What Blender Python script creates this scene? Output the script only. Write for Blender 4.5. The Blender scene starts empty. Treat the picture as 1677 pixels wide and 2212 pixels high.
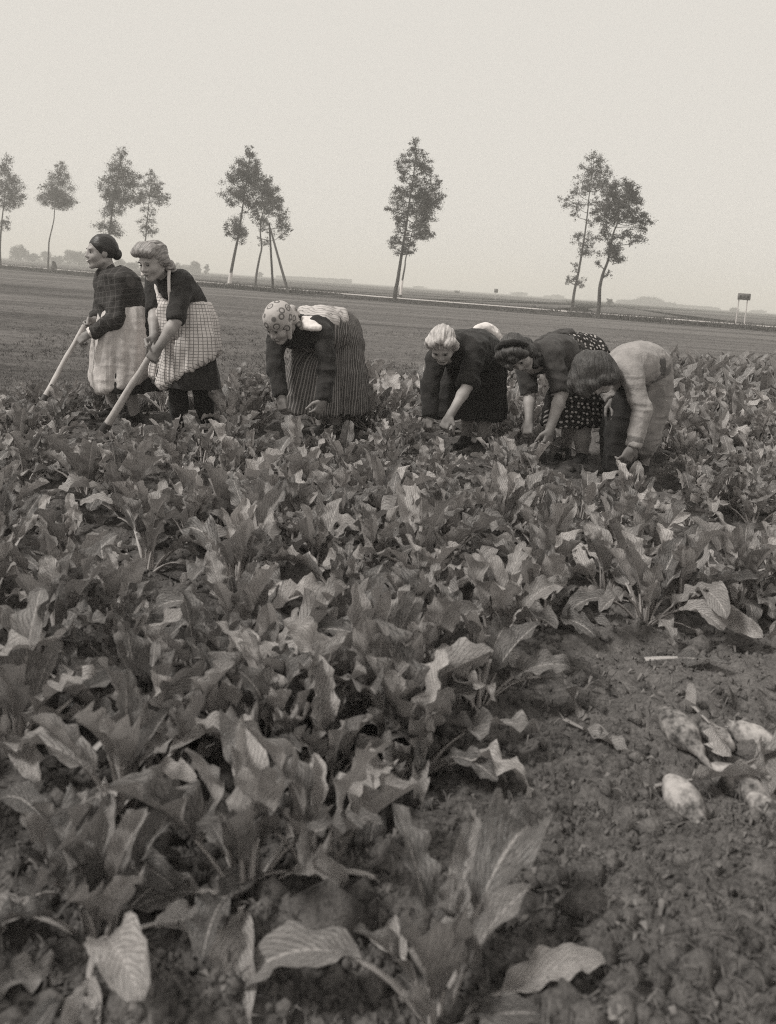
import bpy, math, random
import numpy as np
from mathutils import Vector, Matrix, Euler

random.seed(7)
rng = np.random.default_rng(7)
S = bpy.context.scene
COL = S.collection

# ------------------------------------------------------------------ camera
# picture coordinates used below: the photograph at 1677 x 2212
FPX = 1700.0
CAM_H = 1.22
PITCH = math.radians(8.0)
ROLL = math.radians(4.13)
PPX, PPY = 838.5, 854.0
f_ = np.array([0, math.cos(PITCH), -math.sin(PITCH)])
u0 = np.array([0, math.sin(PITCH), math.cos(PITCH)])
r0 = np.array([1.0, 0, 0])
r_ = math.cos(ROLL) * r0 + math.sin(ROLL) * u0
u_ = -math.sin(ROLL) * r0 + math.cos(ROLL) * u0
CAM = np.array([0, 0, CAM_H])

cam_data = bpy.data.cameras.new('camera')
cam = bpy.data.objects.new('camera', cam_data)
COL.objects.link(cam)
M = Matrix(((r_[0], u_[0], -f_[0], 0), (r_[1], u_[1], -f_[1], 0), (r_[2], u_[2], -f_[2], CAM_H), (0, 0, 0, 1)))
cam.matrix_world = M
cam_data.sensor_fit = 'AUTO'
cam_data.sensor_width = 36.0
cam_data.lens = FPX / 2212 * 36.0
cam_data.shift_y = -(1106 - PPY) / 2212
cam_data.clip_start = 0.05
cam_data.clip_end = 6000
cam_data.dof.use_dof = True
cam_data.dof.focus_distance = 6.3
cam_data.dof.aperture_fstop = 3.6
S.camera = cam

# ------------------------------------------------------------------ sky, sun, exposure
TINT = (1.0, 0.958, 0.888)
SUN_EL, SUN_AZ = math.radians(50), math.radians(-108)      # sun behind the camera's left shoulder, veiled
world = bpy.data.worlds.new('World')
S.world = world
world.use_nodes = True
nt = world.node_tree
nt.nodes.clear()
sky = nt.nodes.new('ShaderNodeTexSky')
sky.sky_type = 'NISHITA'
sky.sun_disc = False
sky.sun_elevation = SUN_EL
sky.sun_rotation = SUN_AZ
bw = nt.nodes.new('ShaderNodeRGBToBW')                     # black and white film: the sky has no hue
veil = nt.nodes.new('ShaderNodeMapRange')                  # a closed pale cloud sheet evens the sky out
veil.inputs['From Min'].default_value = 0.0
veil.inputs['From Max'].default_value = 14.0
veil.inputs['To Min'].default_value = 7.95
veil.inputs['To Max'].default_value = 8.35
tint = nt.nodes.new('ShaderNodeMix')
tint.data_type = 'RGBA'
tint.blend_type = 'MULTIPLY'
tint.inputs[0].default_value = 1.0
tint.inputs[7].default_value = (*TINT, 1)
bg = nt.nodes.new('ShaderNodeBackground')
bg.inputs['Strength'].default_value = 0.094
out = nt.nodes.new('ShaderNodeOutputWorld')
nt.links.new(sky.outputs[0], bw.inputs[0])
nt.links.new(bw.outputs[0], veil.inputs['Value'])
nt.links.new(veil.outputs[0], tint.inputs[6])
nt.links.new(tint.outputs[2], bg.inputs['Color'])
nt.links.new(bg.outputs[0], out.inputs[0])

sun_data = bpy.data.lights.new('sun', 'SUN')
sun_data.energy = 3.0
sun_data.angle = math.radians(11)
sun_data.color = (1.0, 0.97, 0.91)
sun = bpy.data.objects.new('sun', sun_data)
COL.objects.link(sun)
sd = Vector((math.cos(SUN_EL) * math.sin(SUN_AZ), math.cos(SUN_EL) * math.cos(SUN_AZ), math.sin(SUN_EL)))
sun.rotation_euler = sd.to_track_quat('Z', 'Y').to_euler()

S.view_settings.view_transform = 'Standard'
S.view_settings.look = 'None'
S.view_settings.exposure = 0.0
S.view_settings.gamma = 1.0
S.cycles.volume_bounces = 4
S.cycles.max_bounces = 8
S.cycles.filter_width = 1.05
S.cycles.use_denoising = False
try:
    S.cycles.denoiser = 'OPENIMAGEDENOISE'
except Exception:
    pass

# ------------------------------------------------------------------ helpers
def P(x, y, Y):
    """point at world depth Y seen at picture position x, y"""
    d = f_ + (x - PPX) / FPX * r_ - (y - PPY) / FPX * u_
    return CAM + d * (Y / d[1])

def PG(x, y, z=0.0):
    d = f_ + (x - PPX) / FPX * r_ - (y - PPY) / FPX * u_
    return CAM + d * ((z - CAM_H) / d[2])

def proj(p):
    q = np.asarray(p, float) - CAM
    w = q @ f_
    return PPX + FPX * (q @ r_) / w, PPY - FPX * (q @ u_) / w

def tag(o, label=None, cat=None, group=None, kind=None):
    if label: o['label'] = label
    if cat: o['category'] = cat
    if group: o['group'] = group
    if kind: o['kind'] = kind
    return o

def empty(name, loc, label, cat, group=None):
    o = bpy.data.objects.new(name, None)
    o.empty_display_size = 0.1
    COL.objects.link(o)
    o.location = Vector(loc)
    return tag(o, label, cat, group)

def link(name, me, mat=None, parent=None, smooth=True):
    """link a mesh given in world coordinates; under a parent it keeps its world place"""
    o = bpy.data.objects.new(name, me)
    COL.objects.link(o)
    if mat is not None:
        me.materials.clear()
        me.materials.append(mat)
    if parent is not None:
        o.parent = parent
        o.matrix_parent_inverse = Matrix.Translation(-parent.location)
    if smooth and len(me.polygons):
        me.polygons.foreach_set('use_smooth', np.ones(len(me.polygons), bool))
    return o

def mesh_np(name, V, Fc):
    """V (n,3); Fc (m,3) or (m,4)"""
    me = bpy.data.meshes.new(name)
    V = np.asarray(V, np.float32); Fc = np.asarray(Fc, np.int32)
    m, k = Fc.shape
    me.vertices.add(len(V)); me.vertices.foreach_set('co', V.ravel())
    me.loops.add(m * k); me.loops.foreach_set('vertex_index', Fc.ravel())
    me.polygons.add(m)
    me.polygons.foreach_set('loop_start', np.arange(0, m * k, k, dtype=np.int32))
    me.polygons.foreach_set('loop_total', np.full(m, k, np.int32))
    me.update(calc_edges=True)
    me.validate(clean_customdata=False)
    return me

def attr(me, name, A):
    a = me.attributes.new(name, 'FLOAT_VECTOR', 'POINT')
    a.data.foreach_set('vector', np.asarray(A, np.float32).ravel())

def _hash(ix, iy, iz, seed):
    h = (ix.astype(np.int64) * 374761393 + iy.astype(np.int64) * 668265263 + iz.astype(np.int64) * 2147483647 + seed * 974711) & 0xffffffff
    h = ((h ^ (h >> 13)) * 1274126177) & 0xffffffff
    h = (h ^ (h >> 16)) & 0xffffffff
    return h.astype(np.float32) / 4294967295.0 * 2 - 1

def noise(p, seed=0):
    """value noise, p (n,3) -> (n,) in -1..1"""
    p = np.asarray(p, np.float64)
    i = np.floor(p).astype(np.int64); t = p - i
    t = t * t * (3 - 2 * t)
    x, y, z = i[:, 0], i[:, 1], i[:, 2]
    r = 0
    for a in (0, 1):
        wa = t[:, 0] if a else 1 - t[:, 0]
        for b in (0, 1):
            wb = t[:, 1] if b else 1 - t[:, 1]
            for c in (0, 1):
                wc = t[:, 2] if c else 1 - t[:, 2]
                r = r + wa * wb * wc * _hash(x + a, y + b, z + c, seed)
    return r

def fbm(p, seed=0, octv=3):
    s, a = 0, 1.0
    p = np.asarray(p, float)
    for k in range(octv):
        s = s + a * noise(p, seed + k); p = p * 2.03; a *= 0.5
    return s

def nrm(v):
    v = np.asarray(v, float)
    return v / np.linalg.norm(v)

# ------------------------------------------------------------------ materials
def g(v):
    return (min(v * 1.04, 1), v * 0.982, v * 0.955, 1)

class NT:
    def __init__(self, name, rough=0.8, spec=0.3):
        self.m = bpy.data.materials.new(name)
        self.m.use_nodes = True
        self.t = self.m.node_tree
        self.b = self.t.nodes['Principled BSDF']
        self.b.inputs['Roughness'].default_value = rough
        self.b.inputs['Specular IOR Level'].default_value = spec
        self.o = self.t.nodes['Material Output']
    def n(self, kind, **kw):
        x = self.t.nodes.new(kind)
        for k, v in kw.items(): setattr(x, k, v)
        return x
    def l(self, a, b): self.t.links.new(a, b)
    def geo(self): return self.n('ShaderNodeNewGeometry')
    def obj(self): return self.n('ShaderNodeTexCoord').outputs['Object']
    def at(self, name):
        x = self.n('ShaderNodeAttribute'); x.attribute_name = name; return x.outputs['Vector']
    def noise(self, vec, scale, detail=4, rough=0.6, dist=0.0):
        x = self.n('ShaderNodeTexNoise')
        x.inputs['Scale'].default_value = scale; x.inputs['Detail'].default_value = detail
        x.inputs['Roughness'].default_value = rough; x.inputs['Distortion'].default_value = dist
        if vec is not None: self.l(vec, x.inputs['Vector'])
        return x.outputs[0]
    def mapr(self, v, a, b, c, d):
        x = self.n('ShaderNodeMapRange')
        for k, q in zip(('From Min', 'From Max', 'To Min', 'To Max'), (a, b, c, d)): x.inputs[k].default_value = q
        self.l(v, x.inputs['Value']); return x.outputs[0]
    def math(self, op, a, b=None, c=None):
        x = self.n('ShaderNodeMath', operation=op)
        for i, q in enumerate((a, b, c)):
            if q is None: continue
            if isinstance(q, (int, float)): x.inputs[i].default_value = q
            else: self.l(q, x.inputs[i])
        return x.outputs[0]
    def mix(self, fac, a, b):
        x = self.n('ShaderNodeMix', data_type='RGBA')
        for i, q in ((0, fac), (6, a), (7, b)):
            if isinstance(q, (int, float)): x.inputs[i].default_value = q
            elif isinstance(q, tuple): x.inputs[i].default_value = q
            else: self.l(q, x.inputs[i])
        return x.outputs[2]
    def grey(self, v):
        """value socket -> warm grey colour"""
        c = self.n('ShaderNodeCombineColor')
        self.l(self.math('MULTIPLY', v, 1.04), c.inputs[0])
        self.l(self.math('MULTIPLY', v, 0.982), c.inputs[1])
        self.l(self.math('MULTIPLY', v, 0.955), c.inputs[2])
        return c.outputs[0]
    def base(self, s): self.l(s, self.b.inputs['Base Color'])
    def bump(self, h, strength=0.5, dist=0.01):
        x = self.n('ShaderNodeBump')
        x.inputs['Strength'].default_value = strength; x.inputs['Distance'].default_value = dist
        self.l(h, x.inputs['Height']); self.l(x.outputs[0], self.b.inputs['Normal'])
    def sep(self, v):
        x = self.n('ShaderNodeSeparateXYZ'); self.l(v, x.inputs[0]); return x.outputs

def cloth(name, v, var=0.25, bump=0.4, scale=60, rough=0.9):
    m = NT(name, rough, 0.15)
    n1 = m.noise(m.obj(), 9, 3)
    n2 = m.noise(m.obj(), scale, 3)
    s = m.math('ADD', m.math('MULTIPLY', n1, 0.6), m.math('MULTIPLY', n2, 0.4))
    m.base(m.grey(m.mapr(s, 0.3, 0.7, v * (1 - var), v * (1 + var))))
    m.bump(n2, bump, 0.004)
    m.b.inputs['Sheen Weight'].default_value = 0.1
    return m.m

MAT = {}
MAT['black_wool'] = cloth('black_wool', 0.030, 0.3)
MAT['dark_dress'] = cloth('dark_dress', 0.026, 0.3)
MAT['grey_blouse'] = cloth('grey_blouse', 0.055, 0.25)
MAT['dark_stocking'] = cloth('dark_stocking', 0.022, 0.2)
MAT['white_cloth'] = cloth('white_cloth', 0.66, 0.12)
MAT['pale_sweater'] = cloth('pale_sweater', 0.30, 0.25, 1.0, 75)
MAT['pale_skirt'] = cloth('pale_skirt', 0.25, 0.3, 0.8, 30)
MAT['patch_cloth'] = cloth('patch_cloth', 0.085, 0.2)
MAT['sweater_rib'] = cloth('ribbed_sweater_edge', 0.15, 0.25, 0.9, 60)

def mat_sack():
    m = NT('sacking_apron', 0.95, 0.1)
    mp = m.n('ShaderNodeMapping'); mp.inputs['Scale'].default_value = (1, 1, 0.3); m.l(m.obj(), mp.inputs[0])
    n1 = m.noise(mp.outputs[0], 7, 5, 0.65); n2 = m.noise(m.obj(), 120, 2); n3 = m.noise(mp.outputs[0], 45, 3, 0.7)
    s = m.math('ADD', m.math('MULTIPLY', n1, 0.55), m.math('ADD', m.math('MULTIPLY', n2, 0.2), m.math('MULTIPLY', n3, 0.25)))
    m.base(m.grey(m.mapr(s, 0.34, 0.66, 0.28, 0.74))); m.bump(n2, 0.5, 0.003); return m.m
MAT['sack'] = mat_sack()

def lines(m, coord, period, width):
    """1 on a line, 0 elsewhere"""
    fr = m.math('FRACT', m.math('DIVIDE', coord, period))
    d = m.math('ABSOLUTE', m.math('SUBTRACT', fr, 0.5))
    return m.mapr(d, width, width + 0.06, 1, 0)

def mat_check(name, base, line, period, width, both=True, bumpv=0.3, soft=1.0):
    m = NT(name, 0.9, 0.15)
    a = m.at('uvp'); x, y, z = m.sep(a)
    n1 = m.noise(m.obj(), 14, 3)
    lx = lines(m, x, period, width); fac = lx
    if both:
        ly = lines(m, y, period, width); fac = m.math('MAXIMUM', lx, ly)
    fac = m.math('MULTIPLY', fac, soft)
    v = m.mapr(n1, 0.3, 0.7, 0.85, 1.12)
    c = m.mix(fac, g(base), g(line))
    mm = m.n('ShaderNodeMix', data_type='RGBA', blend_type='MULTIPLY'); mm.inputs[0].default_value = 1
    m.l(c, mm.inputs[6]); cc = m.n('ShaderNodeCombineColor')
    for i in range(3): m.l(v, cc.inputs[i])
    m.l(cc.outputs[0], mm.inputs[7]); m.base(mm.outputs[2])
    m.bump(m.noise(m.obj(), 90, 2), bumpv, 0.003)
    return m.m
MAT['plaid'] = mat_check('plaid_jacket', 0.045, 0.085, 0.040, 0.03, True)
MAT['check_apron'] = mat_check('checked_apron', 0.62, 0.24, 0.0215, 0.07, True)
MAT['stripe'] = mat_check('striped_pinafore', 0.085, 0.25, 0.0145, 0.15, False)
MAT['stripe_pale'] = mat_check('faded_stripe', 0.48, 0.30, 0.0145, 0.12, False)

def mat_dots():
    m = NT('dotted_dress', 0.9, 0.15)
    a = m.at('uvp')
    v = m.n('ShaderNodeTexVoronoi'); v.inputs['Scale'].default_value = 26; v.inputs['Randomness'].default_value = 0.45
    v.voronoi_dimensions = '2D'
    m.l(a, v.inputs['Vector'])
    m.base(m.mix(m.mapr(v.outputs['Distance'], 0.20, 0.27, 1, 0), g(0.028), g(0.42)))
    m.bump(m.noise(m.obj(), 80, 2), 0.3, 0.003); return m.m
MAT['dots'] = mat_dots()

def mat_rings():
    m = NT('ringed_headscarf', 0.85, 0.2)
    a = m.obj()
    v = m.n('ShaderNodeTexVoronoi'); v.inputs['Scale'].default_value = 15; v.inputs['Randomness'].default_value = 0.7
    m.l(a, v.inputs['Vector'])
    d = v.outputs['Distance']
    ring = m.mapr(m.math('ABSOLUTE', m.math('SUBTRACT', d, 0.33)), 0.04, 0.10, 1, 0)
    dot = m.mapr(d, 0.10, 0.18, 0.5, 0)
    m.base(m.mix(m.math('MAXIMUM', ring, dot), g(0.44), g(0.15)))
    m.bump(m.noise(a, 30, 3), 0.5, 0.006); return m.m
MAT['rings'] = mat_rings()

def mat_skin(name, v):
    m = NT(name, 0.55, 0.35)
    n1 = m.noise(m.obj(), 11, 4); n2 = m.noise(m.obj(), 90, 2)
    earth = m.sep(m.at('uvp'))[0]                          # soil rubbed into hands and wrists
    m.base(m.mix(m.math('MULTIPLY', earth, m.mapr(n1, .3, .7, .6, 1)), m.grey(m.mapr(n1, 0.3, 0.7, v * 0.85, v * 1.1)), g(.15)))
    m.b.inputs['Subsurface Weight'].default_value = 0.0
    m.bump(n2, 0.25, 0.002); return m.m
MAT['skin'] = mat_skin('weathered_skin', 0.36)

def mat_hair(name, v, hi):
    m = NT(name, 0.42, 0.4)
    n1 = m.noise(m.at('uvp'), 2.2, 5, 0.75)
    m.base(m.grey(m.mapr(n1, 0.35, 0.65, v, hi))); m.bump(n1, 0.9, 0.008); return m.m
MAT['hair_dark'] = mat_hair('dark_hair', 0.010, 0.045)
MAT['hair_brown'] = mat_hair('brown_hair', 0.018, 0.085)
MAT['hair_fair'] = mat_hair('fair_hair', 0.13, 0.42)
MAT['hair_grey'] = mat_hair('grey_hair', 0.28, 0.60)
MAT['eye'] = cloth('eye_dark', 0.03, 0.1, 0, 60, 0.3)
MAT['lip'] = cloth('lip_tone', 0.10, 0.1, 0, 60, 0.5)
MAT['teeth'] = cloth('teeth_white', 0.7, 0.05, 0, 60, 0.3)
MAT['leather'] = cloth('worn_leather', 0.04, 0.4)

def mat_wood():
    m = NT('pale_handle_wood', 0.6, 0.3)
    a = m.at('uvp')
    n1 = m.noise(a, 3.0, 5, 0.7); n2 = m.noise(m.obj(), 30, 3)
    s = m.math('ADD', m.math('MULTIPLY', n1, 0.6), m.math('MULTIPLY', n2, 0.4))
    m.base(m.grey(m.mapr(s, 0.3, 0.7, 0.26, 0.58))); m.bump(n1, 0.4, 0.003); return m.m
MAT['wood'] = mat_wood()
MAT['iron'] = cloth('rusty_iron', 0.06, 0.4, 0.6, 50, 0.5)
# ------------------------------------------------------------------ signed distance bodies
class Field:
    def __init__(self, lo, hi, h):
        self.lo = np.asarray(lo, float); self.h = h
        self.n = np.ceil((np.asarray(hi) - self.lo) / h).astype(int) + 1
        self.F = np.full(self.n, 1.0, np.float32)
    def win(self, lo, hi):
        a = np.clip(np.floor((lo - self.lo) / self.h).astype(int), 0, self.n - 1)
        b = np.clip(np.ceil((hi - self.lo) / self.h).astype(int) + 1, 1, self.n)
        sl = tuple(slice(a[i], max(b[i], a[i] + 1)) for i in range(3))
        ax = [(self.lo[i] + self.h * np.arange(sl[i].start, sl[i].stop)).astype(np.float32) for i in range(3)]
        return sl, ax[0][:, None, None], ax[1][None, :, None], ax[2][None, None, :]
    def put(self, sl, d, k, op):
        A = self.F[sl]
        if op == 'u':
            if k > 0:
                t = np.maximum(k - np.abs(A - d), 0) / k
                self.F[sl] = np.minimum(A, d) - t * t * k * 0.25
            else: self.F[sl] = np.minimum(A, d)
        else:
            d = -d
            if k > 0:
                t = np.maximum(k - np.abs(A - d), 0) / k
                self.F[sl] = np.maximum(A, d) + t * t * k * 0.25
            else: self.F[sl] = np.maximum(A, d)
    def cone(self, a, b, ra, rb, k=0.02, op='u', cap=None):
        a = np.asarray(a, float); b = np.asarray(b, float)
        m = max(ra, rb) + k + 4 * self.h
        sl, X, Y, Z = self.win(np.minimum(a, b) - m, np.maximum(a, b) + m)
        ab = b - a; L2 = float(ab @ ab) + 1e-12
        px, py, pz = X - a[0], Y - a[1], Z - a[2]
        t = (px * ab[0] + py * ab[1] + pz * ab[2]) / L2
        if cap: ov = (t - 1) * math.sqrt(L2)
        t = np.clip(t, 0, 1)
        d = np.sqrt((px - t * ab[0]) ** 2 + (py - t * ab[1]) ** 2 + (pz - t * ab[2]) ** 2) - (ra + (rb - ra) * t)
        if cap: d = np.maximum(d, ov)
        self.put(sl, d.astype(np.float32), k, op)
    def ell(self, c, rad, R=None, k=0.02, op='u'):
        c = np.asarray(c, float); rad = np.asarray(rad, float)
        m = rad.max() + k + 4 * self.h
        sl, X, Y, Z = self.win(c - m, c + m)
        px, py, pz = X - c[0], Y - c[1], Z - c[2]
        if R is None: R = np.eye(3)
        q = [(px * R[0, i] + py * R[1, i] + pz * R[2, i]) for i in range(3)]
        k0 = np.sqrt(sum((q[i] / rad[i]) ** 2 for i in range(3)))
        k1 = np.sqrt(sum((q[i] / rad[i] ** 2) ** 2 for i in range(3))) + 1e-9
        d = k0 * (k0 - 1) / k1
        self.put(sl, d.astype(np.float32), k, op)
    def loft(self, st, n=5, k=0.03):
        """stations (L, R, r): a bar from L to R of radius r at each, interpolated"""
        for (a, b) in zip(st[:-1], st[1:]):
            for i in range(n + 1):
                t = i / n
                L = np.asarray(a[0]) * (1 - t) + np.asarray(b[0]) * t
                R = np.asarray(a[1]) * (1 - t) + np.asarray(b[1]) * t
                r = a[2] * (1 - t) + b[2] * t
                self.cone(L, R, r, r, k)
    def cut(self, p, nv):
        """remove everything on the side nv points to"""
        nv = nrm(nv); p = np.asarray(p, float)
        sl, X, Y, Z = self.win(self.lo, self.lo + self.h * self.n)
        d = (X - p[0]) * nv[0] + (Y - p[1]) * nv[1] + (Z - p[2]) * nv[2]
        self.F = np.maximum(self.F, d.astype(np.float32))
    def copy(self):
        c = Field.__new__(Field); c.lo, c.h, c.n, c.F = self.lo, self.h, self.n, self.F.copy(); return c
    def surface(self):
        F = self.F
        F = np.pad(F, 1, constant_values=1.0)
        ins = F < 0
        nx, ny, nz = F.shape
        s = np.zeros((nx - 1, ny - 1, nz - 1), np.int8)
        for a in (0, 1):
            for b in (0, 1):
                for c in (0, 1):
                    s += ins[a:nx - 1 + a, b:ny - 1 + b, c:nz - 1 + c]
        act = (s > 0) & (s < 8)
        ii = np.argwhere(act)
        idx = np.full(act.shape, -1, np.int32); idx[act] = np.arange(len(ii))
        cor = [(a, b, c) for a in (0, 1) for b in (0, 1) for c in (0, 1)]
        val = np.stack([F[ii[:, 0] + a, ii[:, 1] + b, ii[:, 2] + c] for a, b, c in cor], 1)
        acc = np.zeros((len(ii), 3)); cnt = np.zeros(len(ii))
        for i in range(8):
            for j in range(i + 1, 8):
                da = np.abs(np.array(cor[i]) - np.array(cor[j]))
                if da.sum() != 1: continue
                vi, vj = val[:, i], val[:, j]
                m = (vi < 0) != (vj < 0)
                t = np.where(m, vi / np.where(m, vi - vj, 1), 0)
                p = np.array(cor[i])[None] + t[:, None] * (np.array(cor[j]) - np.array(cor[i]))[None]
                acc += p * m[:, None]; cnt += m
        V = (ii + acc / cnt[:, None] - 1) * self.h + self.lo
        quads = []
        for ax in range(3):
            o1, o2 = [(1, 2), (2, 0), (0, 1)][ax]
            sl0 = [slice(None)] * 3; sl1 = [slice(None)] * 3
            sl0[ax] = slice(0, -1); sl1[ax] = slice(1, None)
            A, B = ins[tuple(sl0)], ins[tuple(sl1)]
            e = np.argwhere(A != B)
            e = e[(e[:, o1] > 0) & (e[:, o2] > 0) & (e[:, o1] < act.shape[o1]) & (e[:, o2] < act.shape[o2])]
            fl = A[tuple(e.T)]
            def cell(d1, d2):
                q = e.copy(); q[:, o1] -= d1; q[:, o2] -= d2
                return idx[tuple(q.T)]
            q = np.stack([cell(1, 1), cell(0, 1), cell(0, 0), cell(1, 0)], 1)
            q[~fl] = q[~fl][:, ::-1]
            quads.append(q)
        Q = np.concatenate(quads)
        Q = Q[(Q >= 0).all(1)]
        return V, Q

def shell(C, off, cuts):
    """a second layer of cloth lying on C, kept on the inner side of every cutting plane"""
    S_ = C.copy(); S_.F = S_.F - off
    for p, n in cuts: S_.cut(p, n)
    return S_

def vnormals(V, Q):
    a, b, c, d = (V[Q[:, i]] for i in range(4))
    n = np.cross(c - a, d - b)
    N = np.zeros_like(V)
    for i in range(4):
        for j in range(3):
            N[:, j] += np.bincount(Q[:, i], n[:, j], len(V))
    return N / (np.linalg.norm(N, axis=1, keepdims=True) + 1e-12)

def relax(V, Q, it=1):
    for _ in range(it):
        acc = np.zeros_like(V); cnt = np.zeros(len(V))
        for i in range(4):
            j = (i + 1) % 4
            for a, b in ((Q[:, i], Q[:, j]), (Q[:, j], Q[:, i])):
                for k in range(3): acc[:, k] += np.bincount(a, V[b, k], len(V))
                cnt += np.bincount(a, minlength=len(V))
        V = V * 0.4 + 0.6 * acc / np.maximum(cnt, 1)[:, None]
    return V

def emit(field, name, mat, parent, disp=None, uv=None, smooth_it=1):
    V, Q = field.surface()
    if len(V) == 0: return None
    V = relax(V, Q, smooth_it)
    U = uv(V) if uv is not None else None
    if disp is not None:
        V = V + vnormals(V, Q) * disp(V)[:, None]
    me = mesh_np(name, V, Q)
    if U is not None: attr(me, 'uvp', U)
    return link(name, me, mat, parent)

def basis(fwd, up):
    y = nrm(fwd); z = nrm(np.asarray(up, float) - y * (np.asarray(up, float) @ y)); x = np.cross(y, z)
    return np.stack([x, y, z], 1)

def head(F, c, R, s=1.0):
    L = lambda x, y, z: c + R @ (np.array([x, y, z]) * s)
    E = lambda p, r, k=0.015, op='u': F.ell(L(*p), np.array(r) * s, R, k, op)
    E((0, -.012, .032), (.074, .094, .086))
    E((0, .022, -.035), (.061, .067, .076), .03)
    for q in (-1, 1):
        E((q * .036, .054, -.030), (.030, .029, .028), .02)
        F.cone(L(q * .058, .0, -.06), L(q * .02, .062, -.094), .014 * s, .014 * s, .02)
    E((0, .068, -.095), (.022, .018, .018), .02)
    F.cone(L(-.036, .078, .026), L(.036, .078, .026), .011 * s, .011 * s, .012)
    for q in (-1, 1):
        E((q * .031, .098, .006), (.016, .013, .010), .012, 's')
    F.cone(L(0, .085, .012), L(0, .101, -.024), .008 * s, .0125 * s, .010)
    for q in (-1, 1): E((q * .013, .092, -.028), (.009, .010, .008), .006)
    E((0, .090, -.052), (.024, .009, .006), .005)
    E((0, .088, -.066), (.020, .009, .006), .005)
    for q in (-1, 1): E((q * .075, -.008, -.004), (.009, .020, .030), .006)

def features(parent, c, R, s=1.0, smile=False):
    def blob(name, p, r, mat, rot=0):
        n, m = 12, 8
        V = []; Q = []
        for i in range(m + 1):
            th = math.pi * i / m
            for j in range(n):
                ph = 2 * math.pi * j / n
                x, y, z = r[0] * math.sin(th) * math.cos(ph), r[1] * math.cos(th), r[2] * math.sin(th) * math.sin(ph)
                x, z = x * math.cos(rot) - z * math.sin(rot), x * math.sin(rot) + z * math.cos(rot)
                V.append(c + R @ (np.array([p[0] + x, p[1] + y, p[2] + z]) * s))
        for i in range(m):
            for j in range(n): Q.append((i * n + j, i * n + (j + 1) % n, (i + 1) * n + (j + 1) % n, (i + 1) * n + j))
        link(name, mesh_np(name, V, Q), mat, parent)
    for q in (-1, 1):
        blob('eye', (q * .031, .0815, .005), (.0105, .006, .0038), MAT['eye'])
        blob('eyebrow', (q * .034, .0860, .026), (.017, .004, .0026), MAT['eye'], -q * .12)
    blob('mouth', (0, .0945, -.059), (.022, .004, .003), MAT['lip'])
    if smile: blob('teeth', (0, .0965, -.0585), (.017, .004, .0042), MAT['teeth'])

def hand(F, wr, d, pn, side, curl=0.5, s=1.0, thumb=True):
    """wr wrist, d direction of palm, pn palm normal (side the fingers curl to), side = thumb side vector"""
    d = nrm(d); pn = nrm(np.asarray(pn) - d * (np.asarray(pn) @ d)); sv = np.cross(d, pn)
    if sv @ np.asarray(side) < 0: sv = -sv
    R = np.stack([sv, d, pn], 1)
    F.ell(wr + d * .045 * s, np.array([.040, .052, .0155]) * s, R, .012)
    F.cone(wr - d * .02, wr + d * .03, .026 * s, .026 * s, .015)
    lens = (.070, .079, .074, .058)
    for i in range(4):
        o = (1.5 - i) * .0195 * s
        a = wr + d * .082 * s + sv * o
        F.cone(wr + d * .03 * s + sv * o * .7, a, .012 * s, .0105 * s, .008)
        ang = 0.15; q = a
        for j, fr in enumerate((.45, .32, .23)):
            ang += curl * (1.0, 1.15, .8)[j]
            dd = d * math.cos(ang) + pn * math.sin(ang) + sv * (1.5 - i) * .05
            q2 = q + dd * lens[i] * fr * s * 1.15
            F.cone(q, q2, (.0096 - .0008 * j) * s, (.0088 - .0008 * j) * s, .003)
            q = q2
    if thumb:
        a = wr + d * .02 * s + sv * .028 * s
        b = a + (d * .6 + sv * .65 + pn * .3) * .042 * s
        c2 = b + (d * .85 + sv * (.25 - .3 * curl) + pn * (.2 + .5 * curl)) * .034 * s
        e = c2 + (d * .8 - sv * .1 + pn * (.3 + .6 * curl)) * .026 * s
        F.cone(a, b, .015 * s, .012 * s, .008); F.cone(b, c2, .0115 * s, .0105 * s, .004); F.cone(c2, e, .0105 * s, .009 * s, .003)

def tube_mesh(name, pts, radii, n=12, cap=True):
    """tube along points, with an attribute uvp (around, along)"""
    pts = [np.asarray(p, float) for p in pts]
    V = []; U = []; Q = []
    ref = None; L = 0
    for i, p in enumerate(pts):
        t = nrm(pts[min(i + 1, len(pts) - 1)] - pts[max(i - 1, 0)])
        if ref is None:
            ref = nrm(np.cross(t, [0.31, 0.9, 0.2]))
        ref = nrm(ref - t * (ref @ t)); b = np.cross(t, ref)
        if i: L += np.linalg.norm(pts[i] - pts[i - 1])
        for j in range(n):
            a = 2 * math.pi * j / n
            V.append(p + radii[i] * (math.cos(a) * ref + math.sin(a) * b)); U.append((math.cos(a) * 2, math.sin(a) * 2, L * 1.5))
    m = len(pts)
    for i in range(m - 1):
        for j in range(n): Q.append((i * n + j, i * n + (j + 1) % n, (i + 1) * n + (j + 1) % n, (i + 1) * n + j))
    if cap:
        for row, flip in ((0, True), (m - 1, False)):
            V.append(pts[row]); U.append((0, 0, 0)); ci = len(V) - 1
            for j in range(0, n, 2):
                q = [ci, row * n + j, row * n + (j + 1) % n, row * n + (j + 2) % n]
                Q.append(q[::-1] if flip else q)
    me = mesh_np(name, V, Q); attr(me, 'uvp', U); return me

def cyl_uv(c, ref=0.2):
    """coordinates for cloth hanging about a vertical axis through c: around in metres, height"""
    c = np.asarray(c)
    def fn(V):
        a = np.arctan2(V[:, 0] - c[0], -(V[:, 1] - c[1]))
        return np.stack([a * ref, V[:, 2], np.zeros(len(V))], 1)
    return fn

def frame_uv(c, ex, ez):
    ex, ez = nrm(ex), nrm(ez)
    def fn(V):
        q = V - np.asarray(c); return np.stack([q @ ex, q @ ez, q @ np.cross(ex, ez)], 1)
    return fn

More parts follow.
